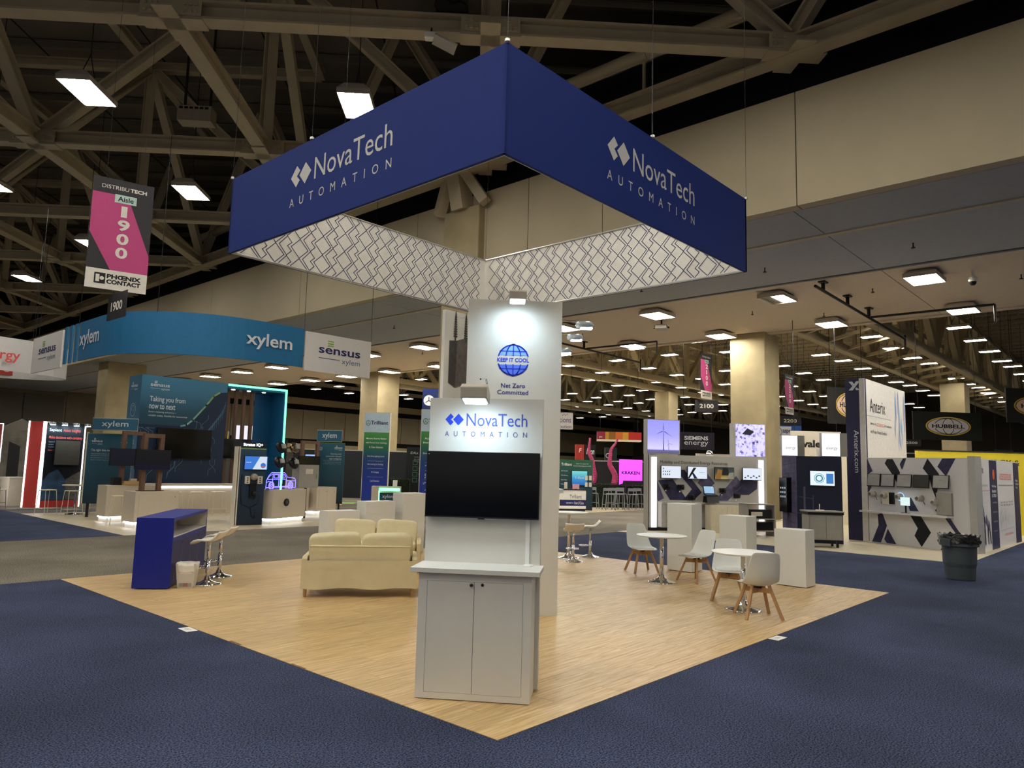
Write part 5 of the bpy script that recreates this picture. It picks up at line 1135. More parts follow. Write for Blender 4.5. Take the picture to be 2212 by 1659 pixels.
def bar_chair(label, group=None):
    t = thing('bar_chair', label, 'chair', (0, 0, 0), 0, group)
    MB().box(-.2, .2, -.2, .2, .70, .73).out('seat', GCH, t, bevel=.008); MB().box(-.19, .19, .18, .2, .86, 1.0).out('backrest', GCH, t)
    for sx in (-1, 1):
        MB().bar((sx*.24, -.24, 0), (sx*.18, -.18, .7), .03, .03).out('leg', GCH, t); MB().bar((sx*.24, .24, 0), (sx*.18, .19, 1.0), .03, .03).out('leg', GCH, t)
        MB().bar((sx*.225, -.225, .25), (sx*.225, .225, .25), .02, .02).out('stretcher', GCH, t)
    MB().bar((-.225, -.225, .3), (.225, -.225, .3), .02, .02).out('stretcher', GCH, t); return t
bch = bar_chair('grey metal bar chair in the row before the dark hedges', 'grey bar chairs'); spots = [(23.9, 17.2), (24.7, 17.0), (24.4, 15.9), (25.0, 15.75), (25.2, 16.3), (25.75, 16.1), (25.5, 15.3), (26.2, 15.45)]
for i, (x, y) in enumerate(spots):
    if i == 0: bch.location = (x, y, .004); bch.rotation_euler = (0, 0, -.8)
    else: dup(bch, (x, y, .004), -.8+(math.pi if i in (3, 4) else 0)+.1*(i % 3))
hedge('dark green box hedge behind the grey bar chairs', (25.2, 18.2), (26.6, 16.8), .6, 1.15); hedge('dark green box hedge under the magenta sign', (26.75, 16.95), (27.95, 15.75), .6, 1.12)
KS = facing('speech_sign', 'glowing magenta speech-bubble sign with dark lettering over the hedge', 'sign', (26.3, 16.6), (27.1, 15.8), 1.14)
KM = emis('magenta_glow', (.86, .05, 1.0), 1.6); MB().prism([(0, 0), (.16, .06), (.18, .2), (1.12, .2), (1.12, 1.22), (0, 1.22)], 0, .08).out('lightbox', KM, KS); text(KS, 'KRAKEN', NAVY, .1, 1.0, .5, .66, y=-.006, bold=.04); MB().box(.3, .36, .08, .12, -1.12, .3).out('post', DARK, KS)
TEN = mat('pink_tentacle', '#a83a62', .4, k=1.1, var=.12); SUCK = mat('sucker_pink', '#d4618a', .5)
def tentacle(label, P, pts, r0, flip):
    t = thing('tentacle_prop', label, 'prop', P, -.8); n = 26; C_ = []
    for i in range(n+1):
        s = i/n*(len(pts)-1); k = min(int(s), len(pts)-2); f_ = s-k; a, b = pts[k], pts[k+1]; f2 = f_*f_*(3-2*f_); C_.append((a[0]+(b[0]-a[0])*f2, 0, a[1]+(b[1]-a[1])*f_))
    R = [r0*(1-.75*(i/n)**1.2) for i in range(n+1)]; MB().tube(C_, R, 12).out('body', TEN, t, smooth=True)
    q = MB()
    for i in range(1, n):
        x, y, z = C_[i]; q.lathe([(0, .03), (R[i]*.42, .03), (R[i]*.36, 0), (0, -.02)], (x+(flip*R[i]*.5), -R[i]*.85, z), 8)
    o = q.out('suckers', SUCK, t); o['kind'] = 'stuff'
tentacle('pink tentacle prop with rows of suckers behind the hedge', (28.0, 19.5, .0), [(0, 0), (0, .9), (.15, 1.5), (.05, 2.2), (-.15, 2.8), (-.1, 3.5)], .2, 0); tentacle('second pink tentacle prop, curling the other way beside the magenta sign', (28.75, 18.75, .0), [(.1, 0), (.15, .9), (.2, 1.5), (-.1, 2.2), (-.05, 2.8), (.32, 3.5)], .2, 1)
t = facing('red_cube_tower', 'red tower panel with white script mark behind the tentacles', 'display wall', (32.3, 23.8), (32.65, 23.45)); MB().box(0, .5, 0, .5, 0, 3.34).out('red_face', REDP, t); text(t, 'F', WPRINT, .17, .35, 2.85, 3.12, bold=.03, shear=.2)
t = facing('black_script_tower', 'black tower panel with white script lettering and screen', 'display wall', (32.68, 23.42), (33.15, 22.95)); MB().box(0, .68, 0, .5, 0, 3.34).out('body', INK, t); text(t, 'Itron', WPRINT, .1, .6, 2.75, 3.12, bold=.02, shear=.3); MB().box(.1, .55, -.03, 0, 1.95, 2.45).out('screen', mat('blue_screen_dim', '#20304f', .2), t)
t = facing('dark_tower', 'dark tower with round white logo between the tentacles', 'display wall', (33.6, 22.5), (34.1, 22.0)); MB().box(0, .7, 0, .5, 0, 3.2).out('body', mat('slate_dark', '#1c2528', .5), t); MB().line(polar(.15, 2.7, .13, 0, 5.5, 16), .04, -.006, closed=False).out('logo_ring', WPRINT, t)
t = facing('solutions_sign', 'white hanging sign with dark lettering beside the tall display wall', 'sign', (30.8, 25.1), (32.02, 23.86), 4.24); MB().box(0, 1.74, 0, .05, 0, 1.03).out('board', LINW, t); text(t, 'Solutions', NAVYP, .3, 1.62, .42, .74, y=-.006); text(t, 'Distribution', NAVYP, .25, 1.66, .06, .28, y=-.006)
for i in range(4): MB().disc(1.1+.09*i, .86+.06*(i % 2), .03, -.006, 10).out('dot', NAVYP, t)
for s in (.1, 1.6): MB().tube([(s, .02, 1.03), (s, .02, 8.55)], .01, 5).out('cable', DARK, t)
t = facing('cube_sign', 'hanging sign of red, orange and yellow panels over the far booths', 'sign', (37.23, 25.67), (39.35, 23.55), 3.9)
for i, (a, b_, m) in enumerate(((0, .5, mat('wine_print', '#8f1f3c', .6)), (.5, .75, mat('amber_print', '#b88a1e', .6)), (.75, 1.2, mat('brown_print', '#8a5a16', .6)), (1.2, 1.7, mat('orange_print', '#c8641f', .6)), (1.7, 2.1, mat('yellow_print', '#c9952a', .6)), (2.1, 3.0, mat('scarlet_print', '#b8261f', .6)))): MB().box(a, b_, 0, .6, 0, .52).out('cube_face', m, t)
MB().box(0, 3.0, 0, .6, -.12, 0).out('soffit', CREAM, t); text(t, 'pwc', WPRINT, .08, .3, .06, .2, y=-.006)
for s in (.2, 2.8): MB().tube([(s, .3, .52), (s, .3, 8.9)], .012, 5).out('cable', DARK, t)
# ---- far-hall hanging signs
def hang_sign(label, A, w, ang, z0, h, m, up=12.8, name='hanging_banner', cat='sign'):
    t = thing(name, label, cat, (A[0], A[1], z0), math.radians(ang)); MB().box(0, w, 0, .06, 0, h).out('board', m, t)
    for s in (.08, .92): MB().tube([(w*s, .03, h), (w*s, .03, up-z0)], .012, 5).out('cable', DARK, t)
    return t
t = hang_sign('dark purple hanging sign with white SIEMENS lettering between two lit screens', (32.06, 16.46), 1.85, -45, 3.05, .95, mat('plum_dark', '#1d1728', .5)); text(t, 'SIEMENS', PWH, .18, 1.5, .52, .74, y=-.006, bold=.03); text(t, 'energy', PWH, .18, 1.5, .18, .44, y=-.006)
t = hang_sign('white hanging sign with blue round mark beside the concrete column', (33.0, 12.3), 1.55, -45, 3.73, .58, LINW); BLP = mat('mid_blue_print', '#2f5a9c', .5); MB().line(polar(.85, .3, .2, 0, 2*math.pi, 20), .03, -.006).out('logo_ring', BLP, t); MB().disc(.85, .32, .1, -.008, 14).out('logo_tree', BLP, t); text(t, 'aspen', NAVYP, 1.1, 1.62, .18, .42, y=-.006, bold=.02)
t = hang_sign('blue band sign right behind the white round-mark sign', (34.0, 12.2), 1.6, -45, 3.3, 1.35, mat('band_blue', '#24539c', .5))
number_sign('charcoal number sign 2100 left of the concrete column', (25.14, 11.93), (25.87, 11.2), 4.46, .52, '2100', 12.8); aisle_sign('pink and charcoal aisle banner numbered 2100 beside the concrete column', (25.1, 11.63), (26.12, 11.63), 5.05, 2.0, '2100', 12.8)
number_sign('number sign reading 2200 beyond the concrete column, under a pink banner', (30.64, 10.43), (31.4, 9.68), 4.16, .46, '2200', 12.8); aisle_sign('pink and charcoal aisle banner numbered 2200 to the right of the concrete column', (30.61, 10.12), (31.69, 10.12), 4.71, 1.92, '2200', 12.8)
number_sign('charcoal number sign 2300 beside the navy tower', (31.6, 6.3), (32.5, 5.4), 3.68, .46, '2300', 12.8); number_sign('charcoal number sign 2500 beside the far red booth', (40.2, 7.5), (40.95, 6.75), 3.55, .36, '2500', 12.8); number_sign('charcoal number sign 2700 above the yellow wall', (46.2, 4.2), (47.0, 3.4), 3.2, .36, '2700', 12.8)
GOLD = mat('gold_print', '#d8b23c', .5); HGR = mat('oval_grey', '#cfc6c4', .5); HPK = mat('oval_peach', '#ecc9a8', .5)
def oval_logo(t, cx, cz, a, b_, m):
    MB().disc(cx, cz, a, -.006, 36, b_).out('gold_oval', GOLD, t); MB().disc(cx, cz, a*.94, -.009, 36, b_*.9).out('dark_oval', INK, t); MB().disc(cx, cz, a*.91, -.012, 36, b_*.86).out('pale_oval', m, t)
    q = MB()
    for s in (1, -1):
        for f_ in (.25, .62): q.line([(cx+f_*a*math.cos(x_), cz+s*b_*.84*math.sin(x_)) for x_ in [.35+(1.2)*i/8 for i in range(9)]], .03, -.015, closed=False); q.line([(cx-f_*a*math.cos(x_), cz+s*b_*.84*math.sin(x_)) for x_ in [.35+(1.2)*i/8 for i in range(9)]], .03, -.015, closed=False)
    q.out('globe_lines', INK, t); text(t, 'HUBBELL', INK, cx-a*.72, cx+a*.72, cz-b_*.2, cz+b_*.2, y=-.016, bold=.03)
HB = mat('sign_black_green', '#14170f', .5); HB2 = mat('sign_black_brown', '#17120c', .5)
t = hang_sign('black hanging sign with gold oval logo, fully in view above the yellow wall', (35.99, 5.94), 3.5, -45, 3.71, 1.38, HB); oval_logo(t, 1.78, .68, 1.15, .46, HGR)
t = hang_sign('black hanging sign with gold oval logo, higher, above the blue band', (36.6, 2.15), 4.0, -45, 4.5, 1.6, HB2); oval_logo(t, 1.6, .78, 1.25, .5, HPK)
t = hang_sign('black hanging sign with gold oval logo half hidden by the navy tower', (26.9, 6.9), 1.6, -45, 3.95, 1.5, HB2); oval_logo(t, .95, .78, .62, .52, HPK)
t = hang_sign('royal and navy blue hanging band above the yellow wall', (41.5, -2.1), 4.0, -45, 3.7, .9, mat('band_royal', '#1d3c8e', .5)); MB().box(.9, 4.0, -.02, 0, 0, .9).out('navy_field', mat('band_navy', '#101a38', .5), t); text(t, 'CS', PGR, 2.6, 3.3, .25, .7, y=-.026)
# ---- utility network booth: screens wall, corner box, tower, meter wall
MW = facing('solutions_display', 'grey-white wall titled mobility and distributed energy with four screens', 'display wall', (16.2, 8.8), (19.6, 6.4)); WL = 4.16
GWH = mat('grey_white_laminate', '#b5b2aa', .5, var=.02); PUR = mat('purple_photo', '#2f2c4c', .5, var=.35, scale=5); PUR2 = mat('violet_photo', '#57526f', .5, var=.3, scale=6)
MB().box(0, WL, 0, .25, .0, 2.36).out('board', GWH, MW)
for x0 in (.0, .06): MB().box(x0-.05, x0-.02, -.08, .2, 0, 2.38).out('frame_post', ALU, MW)
for x0 in (.12, WL-.3): MB().box(x0, x0+.17, -.03, 0, .1, 2.28).out('light_column', emis('column_glow', (1.0, .95, 1.0), 1.5), MW)
text(MW, 'Mobility and Distributed Energy Resources', INK, .42, 2.75, 2.06, 2.18)
DXC = lambda s: 0.0
for P, m in (([(.35, .9), (.55, 1.0), (.32, 1.55), (.32, 1.0)], PUR2), ([(.35, 1.55), (.85, 1.6), (1.35, .95), (.75, .95)], PUR), ([(.95, 1.9), (1.25, 1.9), (1.85, 1.2), (1.55, .95), (1.2, .95), (1.5, 1.3)], PUR), ([(1.7, 1.5), (2.0, 1.85), (2.3, 1.5), (2.0, 1.25)], PUR2), ([(2.3, .95), (2.75, .95), (3.3, 1.45), (3.05, 1.75)], PUR2), ([(2.9, 1.35), (3.25, 1.65), (3.8, 1.6), (3.8, 1.35), (3.5, 1.15), (3.0, 1.15)], PUR)): MB().face(P, -.004).out('photo_shape', m, MW)
MB().box(.35, WL-.4, -.32, 0, .84, .9).out('shelf', GWH, MW); MB().box(.35, .5, -.28, -.02, .12, .84).out('shelf_side', GWH, MW); MB().box(3.0, 3.2, -.28, -.02, .12, .84).out('shelf_side', GWH, MW); MB().box(0, WL, -.12, 0, 0, .1).out('plinth', DARK, MW)
def wloc(A, B, x, y): 
    L = math.hypot(B[0]-A[0], B[1]-A[1]); e = ((B[0]-A[0])/L, (B[1]-A[1])/L); return (A[0]+e[0]*x-e[1]*y, A[1]+e[1]*x+e[0]*y)
MA, MBp = (16.2, 8.8), (19.6, 6.4)
SLW = emis('slide_paper', '#d5deea', .85)
for i, (x, lb) in enumerate(((.40, 'wall screen with rows of dark marks on white, first on the solutions wall'), (1.30, 'wall screen with dark cross graphic on white on the solutions wall'), (2.24, 'wall screen showing a colourful meeting photo on the solutions wall'), (3.22, 'wall screen with small blue diagram on white on the solutions wall'))):
    t = flat_tv(lb, wloc(MA, MBp, x, -.12), wloc(MA, MBp, x+.68, -.12), 1.62, .4, SLW if i != 2 else gradmat('photo_slide', [(0, '#b99a5a'), (.2, '#3a4a44'), (.4, '#1c2a26')], emit=.4))
    if i == 0:
        for k in range(9): MB().face([(.05+.07*(k % 4), .1+.09*(k//4)), (.09+.07*(k % 4), .12+.09*(k//4)), (.09+.07*(k % 4), .16+.09*(k//4)), (.07+.07*(k % 4), .15+.09*(k//4))], -.006).out('slide_mark', NAVYP, t)
    if i == 1:
        MB().face([(.0, .02), (.06, .02), (.3, .36), (.2, .36)], -.006).out('slide_mark', INK, t); MB().face([(.14, .2), (.2, .2), (.34, .02), (.22, .02)], -.006).out('slide_mark', NAVYP, t); text(t, 'MOBILITY', CORAL, .4, .6, .2, .225, y=-.006)
    if i == 2:
        MB().face([(.02, .02), (.2, .02), (.26, .3), (.1, .34)], -.006).out('photo_person', mat('photo_ochre', '#b5813a', .6), t); MB().face([(.25, .14), (.5, .14), (.46, .38), (.28, .38)], -.006).out('photo_person', INK, t); MB().face([(.42, .02), (.66, .02), (.66, .24), (.5, .22)], -.007).out('photo_person', mat('photo_grey', '#a8aaa0', .6), t)
    if i == 3:
        for k in range(6): MB().box(.06+.1*k, .12+.1*k, -.007, -.005, .07+.05*(k % 2), .11+.05*(k % 2)).out('slide_mark', BLP, t)
t = facing('laptop', 'rugged open laptop on a dark stand at the solutions wall', 'laptop', wloc(MA, MBp, 1.98, -.34), wloc(MA, MBp, 2.36, -.34), .9); MB().add(frust(.2, .16, .2, .1, 0, .2), [(0, 3, 2, 1), (4, 5, 6, 7), (0, 1, 5, 4), (1, 2, 6, 5), (2, 3, 7, 6), (3, 0, 4, 7)]).out('stand', BLACKP, t); MB().bar((0, -.12, .22), (0, .1, .26), .38, .03).out('keyboard', DARK, t); MB().bar((0, .1, .27), (0, .17, .52), .38, .02, (0, 1, 0)).out('lid', BLACKP, t); MB().bar((0, .085, .29), (0, .15, .5), .33, .012, (0, 1, 0)).out('display', emis('laptop_glow', '#8fb8d8', .8), t)
for i, (x, z, lb) in enumerate(((.62, 1.38, 'pair of black radio units hung on the solutions wall'), (1.1, 1.36, 'black and green handheld units hung on the solutions wall'), (1.48, 1.05, 'dark bracket camera low on the solutions wall'), (2.55, 1.28, 'black saddle-shaped device hung on the solutions wall'), (3.05, 1.12, 'black round device with wires on the solutions wall'))):
    P = wloc(MA, MBp, x, -.02); t = thing('wall_device', lb, 'device', (P[0], P[1], z), math.atan2(-2.4, 3.4)); MB().box(-.11, .11, -.06, 0, -.08, .08).out('case', BLACKP, t, bevel=.02); MB().lathe([(0, 0), (.05, 0), (.05, .05), (0, .06)], (0, 0, 0), 12).out('lens', DARK, t, loc=(.04, -.06, 0)).rotation_euler = (math.pi/2, 0, 0)
    MB().disc(-.02, -.14, .025, -.004, 10).out('marker_dot', WPRINT, t)
TS = wloc(MA, MBp, -.02, .05), wloc(MA, MBp, 1.12, .05)
SKY_ = gradmat('violet_sky_light', [(0, '#4a4a70'), (.12, '#55547c'), (.16, '#b8b4f4'), (.6, '#8f8df0'), (1.1, '#7f80dd')], emit=.85)
t = facing('lightbox_screen', 'square violet lightbox with wind turbine silhouette on the wall top', 'lightbox', TS[0], TS[1], 2.38); MB().box(0, 1.14, 0, .25, 0, 1.1).out('case', GWH, t); MB().box(.03, 1.11, -.006, 0, .03, 1.08).out('lit_face', SKY_, t)
TUR = mat('turbine_ink', '#2b2a48', .6); MB().face([(.555, .12), (.585, .12), (.575, .74), (.565, .74)], -.01).out('turbine_mast', TUR, t)
for a, L_ in ((math.pi/2, .3), (math.radians(205), .32), (math.radians(-32), .36)):
    d = Vector((math.cos(a), math.sin(a))); nrm = Vector((-d.y, d.x)); c = Vector((.57, .74)); MB().face([c-nrm*.012, c+d*L_, c+nrm*.012+d*.06], -.011).out('turbine_blade', TUR, t)
MB().face([(.74, .14), (.755, .14), (.75, .34), (.745, .34)], -.01).line([(.748, .34), (.72, .46)], .008, -.01, closed=False).line([(.748, .34), (.86, .32)], .008, -.01, closed=False).line([(.748, .34), (.69, .26)], .008, -.01, closed=False).out('far_turbine', TUR, t)
def citymat():
    m = bpy.data.materials.new('aerial_photo_light'); m.use_nodes = True; N, L = m.node_tree.nodes, m.node_tree.links; b = N['Principled BSDF']
    tc = N.new('ShaderNodeTexCoord'); v = N.new('ShaderNodeTexVoronoi'); v.inputs['Scale'].default_value = 13; v.distance = 'CHEBYCHEV'; v.inputs['Randomness'].default_value = .8; n = N.new('ShaderNodeTexNoise'); n.inputs['Scale'].default_value = 9; n.inputs['Detail'].default_value = 6
    mx = N.new('ShaderNodeMix'); mx.data_type = 'FLOAT'; mx.inputs['Factor'].default_value = .5; r = N.new('ShaderNodeValToRGB'); e = r.color_ramp.elements
    e[0].position = .28; e[0].color = lin('#3a3766')+(1,); e[1].position = .5; e[1].color = lin('#bcb8f4')+(1,)
    L.new(tc.outputs['Object'], v.inputs['Vector']); L.new(tc.outputs['Object'], n.inputs['Vector']); L.new(v.outputs['Color'], mx.inputs['A']); L.new(n.outputs['Fac'], mx.inputs['B']); L.new(mx.outputs['Result'], r.inputs['Fac']); L.new(r.outputs['Color'], b.inputs['Emission Color']); L.new(r.outputs['Color'], b.inputs['Base Color']); b.inputs['Emission Strength'].default_value = .8
    return m
c0, c1 = wloc(MA, MBp, 3.0, .05), wloc(MA, MBp, 4.16, .05)
t = facing('lightbox_screen', 'square violet lightbox with aerial town photo on the wall top', 'lightbox', c0, c1, 2.36); MB().box(0, 1.16, 0, .25, 0, 1.1).out('case', GWH, t); MB().box(.08, 1.13, -.006, 0, .03, 1.08).out('lit_face', citymat(), t); MB().face([(.3, .75), (.6, .72), (.75, .84), (.5, .95)], -.01).out('dark_block', TUR, t)
# lab bench under the wall
t = facing('lab_rack', 'grey open equipment rack with black instruments beside the solutions wall', 'rack', (17.0, 5.9), (17.75, 5.35)); 
for x in (0, .88): MB().box(x, x+.04, 0, .5, 0, .95).out('side_frame', GREYP, t)
for z in (.15, .5, .92): MB().box(0, .92, 0, .5, z, z+.03).out('shelf', GREYP, t)
MB().box(.08, .84, .04, .45, .18, .42).out('instrument', BLACKP, t); MB().box(.1, .8, .04, .45, .53, .78).out('instrument', DARK, t); MB().box(.14, .5, .03, .035, .6, .72).out('instrument_panel', CREAM, t)
CW = mat('cream_cabinet', '#d9cfb4', .5); t = facing('cream_cabinet', 'cream low cabinet behind the tallest right pedestal', 'cabinet', wloc(MA, MBp, 1.75, -.75), wloc(MA, MBp, 2.8, -.75)); MB().box(0, 1.1, 0, .35, .0, .84).out('body', CW, t); MB().box(.02, .53, -.01, 0, .05, .8).out('door', CW, t); MB().box(.57, 1.08, -.01, 0, .05, .8).out('door', CW, t)
# corner box
EB = facing('corner_booth_box', 'dark navy corner box with purple photo side and lit screen', 'display wall', (16.62, 4.3), (17.12, 3.25)); WB = 1.163
EN = mat('midnight_laminate', '#131a33', .45, var=.05); MB().box(0, WB, 0, .7, 0, 2.36).out('body', EN, EB)
o = frame_at(EB, (-.34, .55), (0, 0), 0, 'side_face'); MB().box(0, .65, 0, .06, 0, 2.36).out('photo_side', PUR2, o); q = MB()
for k in range(7): q.line([(.12+.05*k % .5, .2), (.3, 1.0+.15*k)], .012, -.006, closed=False); q.line([(.05, .6+.25*k), (.6, .5+.28*k)], .01, -.006, closed=False)
q.out('pylon_lines', TUR, o); MB().box(.06, .4, -.14, -.02, .8, 1.75).out('kiosk_screen', SCREEN, o); MB().box(.04, .42, -.02, 0, .78, 1.77).out('kiosk_case', BLACKP, o)
for k in range(9): MB().box(.12+.09*(k % 3), .16+.09*(k % 3), -.144, -.14, 1.2+.12*(k//3), 1.25+.12*(k//3)).out('screen_icon', emis('icon_white', '#aab4c4', .7), o)
q = MB()
for z in (.75, 1.2): q.line([(.02, z+.05), (.42, z)], .014, -.006, closed=False)
q.line([(.2, .5), (.2, 1.5)], .05, -.005, closed=False).line([(.42, .6), (.42, 1.3)], .014, -.006, closed=False).out('pole_print', PUR2, EB)
lbx = wloc((16.62, 4.3), (17.12, 3.25), .34, -.06), wloc((16.62, 4.3), (17.12, 3.25), .98, -.06)
t = flat_tv('lit white screen with round teal graphic on the dark corner box', lbx[0], lbx[1], 1.55, .42, emis('slide_pale', '#d8e6ee', .9)); TC = emis('teal_slide_ink', '#2a7f9a', .8)
MB().line(polar(.24, .21, .08, 0, 2*math.pi, 18), .03, -.006).out('slide_ring', TC, t); MB().line(polar(.24, .21, .13, 0, 2*math.pi, 9), .012, -.006).out('slide_ring', TC, t); MB().face([(.42, .07), (.6, .07), (.6, .34), (.42, .34)], -.006).out('slide_table', emis('slide_blue_table', '#3a7ac0', .8), t)
WGL = emis('white_lightbox', (.98, .95, 1.0), 1.05)
for i, (A, B, z1, lb) in enumerate((((16.75, 4.75), (17.0, 4.4), 2.95, 'narrow white lightbox with small lettering on the purple side of the corner box'), ((17.05, 3.75), (17.32, 3.35), 3.02, 'wider white lightbox with small lettering above the screen of the corner box'))):
    w = math.hypot(B[0]-A[0], B[1]-A[1])*1.02; t = facing('header_lightbox', lb, 'lightbox', A, B, 2.37); MB().box(0, w, 0, .2, 0, z1-2.37).out('case', GWH, t); MB().box(.01, w-.01, -.006, 0, .01, z1-2.38).out('lit_face', WGL, t); text(t, 'evergy', NAVYP, w*.25, w*.85, .16, .25, y=-.01)
    MB().box(w, w+.2, .05, .2, 0, z1-2.37).out('side_return', GREYP, t)
t = facing('demo_cart', 'grey cabinet cart with black-edged top at the corner box', 'cart', (15.45, 3.55), (16.0, 2.9)); MB().box(0, .85, 0, .5, .2, .84).out('body', GREYP, t); MB().box(.02, .42, -.012, 0, .22, .82).out('door', GREYP, t); MB().box(.44, .83, -.012, 0, .22, .82).out('door', GREYP, t); MB().box(-.03, .88, -.03, .53, .84, .9).out('black_band', BLACKP, t); MB().box(-.04, .89, -.04, .54, .9, .93).out('top', GREYP, t)
for x in (.1, .72):
    for y in (.06, .4): MB().box(x, x+.05, y, y+.05, 0, .2).out('leg', BLACKP, t)
P = wloc((15.45, 3.55), (16.0, 2.9), .35, .2); t = thing('microscope_probe', 'small grey probe arm on the demo cart top', 'instrument', (P[0], P[1], .93), .3); MB().box(-.2, .25, -.1, .1, 0, .015).out('tray', CREAM, t); MB().tube([(-.05, 0, .01), (0, 0, .1), (.06, 0, .16), (.1, 0, .08)], .012, 6).out('arm', STEEL, t)
t = hang_sign('pale hanging header with dark lettering behind the corner box', (23.1, 6.96), 1.9, -45, 2.5, .95, CREAM, up=7.62, name='header_banner'); text(t, 'valence', INK, .42, 1.75, .35, .62, y=-.006, bold=.04)
# white door leaf frames beside the navy tower
t = facing('white_side_frame', 'tall white framed partition between the corner box and the navy tower', 'partition', (18.3, 4.3), (18.6, 3.95)); MB().box(0, .1, 0, .1, .0, 2.6).out('post', WPRINT, t); MB().box(.3, .4, 0, .1, .0, 2.6).out('post', WPRINT, t); MB().box(.1, .3, .04, .08, .05, 2.6).out('infill', GREYP, t)
AT = facing('navy_tower', 'tall navy and white tower with X mark and vertical web address', 'display wall', (18.85, 3.66), (18.79, 3.10)); ANV = mat('indigo_laminate', '#2b2b4e', .5, var=.03)
MB().box(0, .56, 0, .12, 0, 4.71).out('navy_face', ANV, AT); xw = PWH
MB().face([(.11, 4.36), (.23, 4.36), (.31, 4.46), (.44, 4.62), (.33, 4.62), (.27, 4.54)], -.005).out('x_mark', xw, AT); MB().face([(.11, 4.62), (.22, 4.62), (.28, 4.53), (.24, 4.47)], -.005).out('x_mark', xw, AT); MB().face([(.34, 4.44), (.3, 4.4), (.33, 4.36), (.44, 4.36)], -.005).out('x_mark', xw, AT)
text(AT, 'Anterix.com', xw, .23, .37, 1.95, 3.18, rot=-90, y=-.005)
AWH = frame_at(AT, (.563, .0), (.105, 4.3), 0, 'white_side'); MB().box(0, 4.3, 0, .15, 0, 4.70).out('board', mat('tower_white', '#ddd8d2', .6), AWH)
text(AWH, 'Anterix', INK, .45, 2.0, 3.75, 4.15, y=-.006); MB().face([(.1, 3.62), (2.6, 3.62), (2.6, 3.635), (.1, 3.635)], -.006).out('rule', PGR, AWH); text(AWH, 'Join us in', INK, .45, 1.0, 3.35, 3.45, y=-.006); text(AWH, 'ACCELERATING', CORAL, 1.05, 1.75, 3.35, 3.45, y=-.006); text(AWH, 'Grid Intelligence', INK, 1.8, 2.6, 3.35, 3.45, y=-.006); text(AWH, 'with Private Wireless Broadband', INK, .45, 2.1, 3.12, 3.22, y=-.006)
q = MB(); rr = random.Random(2)
for m_, n_ in ((mat('streak_blue', '#7fb2d8', .6), 9), (mat('streak_violet', '#bcb4d2', .6), 9)):
    q = MB()
    for k in range(n_): x = rr.uniform(3.0, 4.2); z = rr.uniform(2.4, 3.8); l = rr.uniform(.4, 1.4); q.face([(x, z), (x+.05, z+l*.4), (x+.02, min(z+l, 4.68)), (x-.04, z+l*.5)], -.005-.001*k)
    q.out('light_streaks', m_, AWH)
WA, WBp = (18.70, 3.05), (17.66, .26); LW = 2.978
AM = facing('meter_display', 'white wall with navy X shapes, tilted screens and meters on a shelf', 'display wall', WA, WBp); AWL = mat('meter_wall_white', '#cfcccb', .5, var=.015); MB().box(0, LW-.1, 0, .25, 0, 2.38).out('board', AWL, AM); MB().box(LW-.12, LW+.06, -.02, .25, 0, 2.42).out('corner_post', ALU, AM)
AV = mat('indigo_photo', '#2d2a4a', .5, var=.45, scale=6); AK = mat('black_photo', '#121218', .5, var=.3, scale=6)
for P, m in (([(.0, 1.9), (.16, 2.0), (.0, 2.36)], AV), ([(.0, 1.35), (.14, 1.6), (.0, 1.75)], AV), ([(.55, 2.22), (.62, 2.34), (.8, 2.34), (1.0, 1.98), (.9, 1.7), (.78, 1.9)], AK), ([(1.0, 2.2), (1.1, 2.36), (1.2, 2.36), (1.06, 2.05)], AV), ([(1.66, 2.1), (1.8, 2.36), (2.1, 1.95), (2.0, 1.3), (1.9, 1.55), (1.82, 1.9)], AK), ([(2.06, 2.15), (2.2, 2.36), (2.55, 2.36), (2.28, 1.9)], AV), ([(.28, .78), (.42, .86), (.56, .5), (.36, .02), (.08, .02), (.3, .5)], AV), ([(.46, .12), (.58, .42), (.82, .02), (.54, .02)], AV), ([(1.25, .84), (1.55, .84), (1.82, .42), (1.55, .02), (1.36, .3), (1.46, .5)], AK), ([(2.2, .84), (2.34, .84), (2.62, .42), (2.5, .42)], AV), ([(1.15, 1.3), (1.3, 1.3), (1.5, .95), (1.25, .95)], AV), ([(1.95, 1.0), (2.1, 1.2), (2.2, .95), (2.1, .9)], AV), ([(.4, 1.1), (.48, 1.35), (.6, 1.35), (.5, 1.1)], AV), ([(2.05, .0), (2.2, .2), (2.28, .0)], AK)): MB().face(P, -.005).out('x_shape', m, AM)
MB().box(-.08, 2.44, -.3, 0, .84, .89).out('shelf', AWL, AM)
SLG = mat('grey_slide', '#9c9a95', .3, var=.1, scale=4)
for i, (a, b_, lb) in enumerate(((.05, .45, 'tilted dark-framed screen with crossed lines on the meter wall'), (.48, .88, 'tilted dark-framed screen with faint text beside the crossed-lines screen'), (.96, 1.38, 'tilted dark-framed screen above the ringed meter'), (1.42, 1.87, 'tilted blank dark screen on the meter wall'), (1.97, 2.40, 'tilted dark-framed screen nearest the corner post of the meter wall'))):
    t = facing('tilted_screen', lb, 'screen', wloc(WA, WBp, a, -.12), wloc(WA, WBp, b_, -.12), 1.58); w = b_-a
    p_ = MB().box(0, w, 0, .03, 0, .35).out('case', BLACKP, t); p_.rotation_euler = (math.radians(-9), 0, 0)
    p2 = MB().box(.015, w-.015, -.004, 0, .018, .335).out('screen', SLG if i != 3 else mat('blank_slide', '#33332f', .3), t); p2.rotation_euler = (math.radians(-9), 0, 0)
    MB().box(w/2-.03, w/2+.03, .03, .12, .14, .22).out('bracket', DARK, t)
MTB = mat('meter_grey', '#b0aaa0', .25, var=.08); 
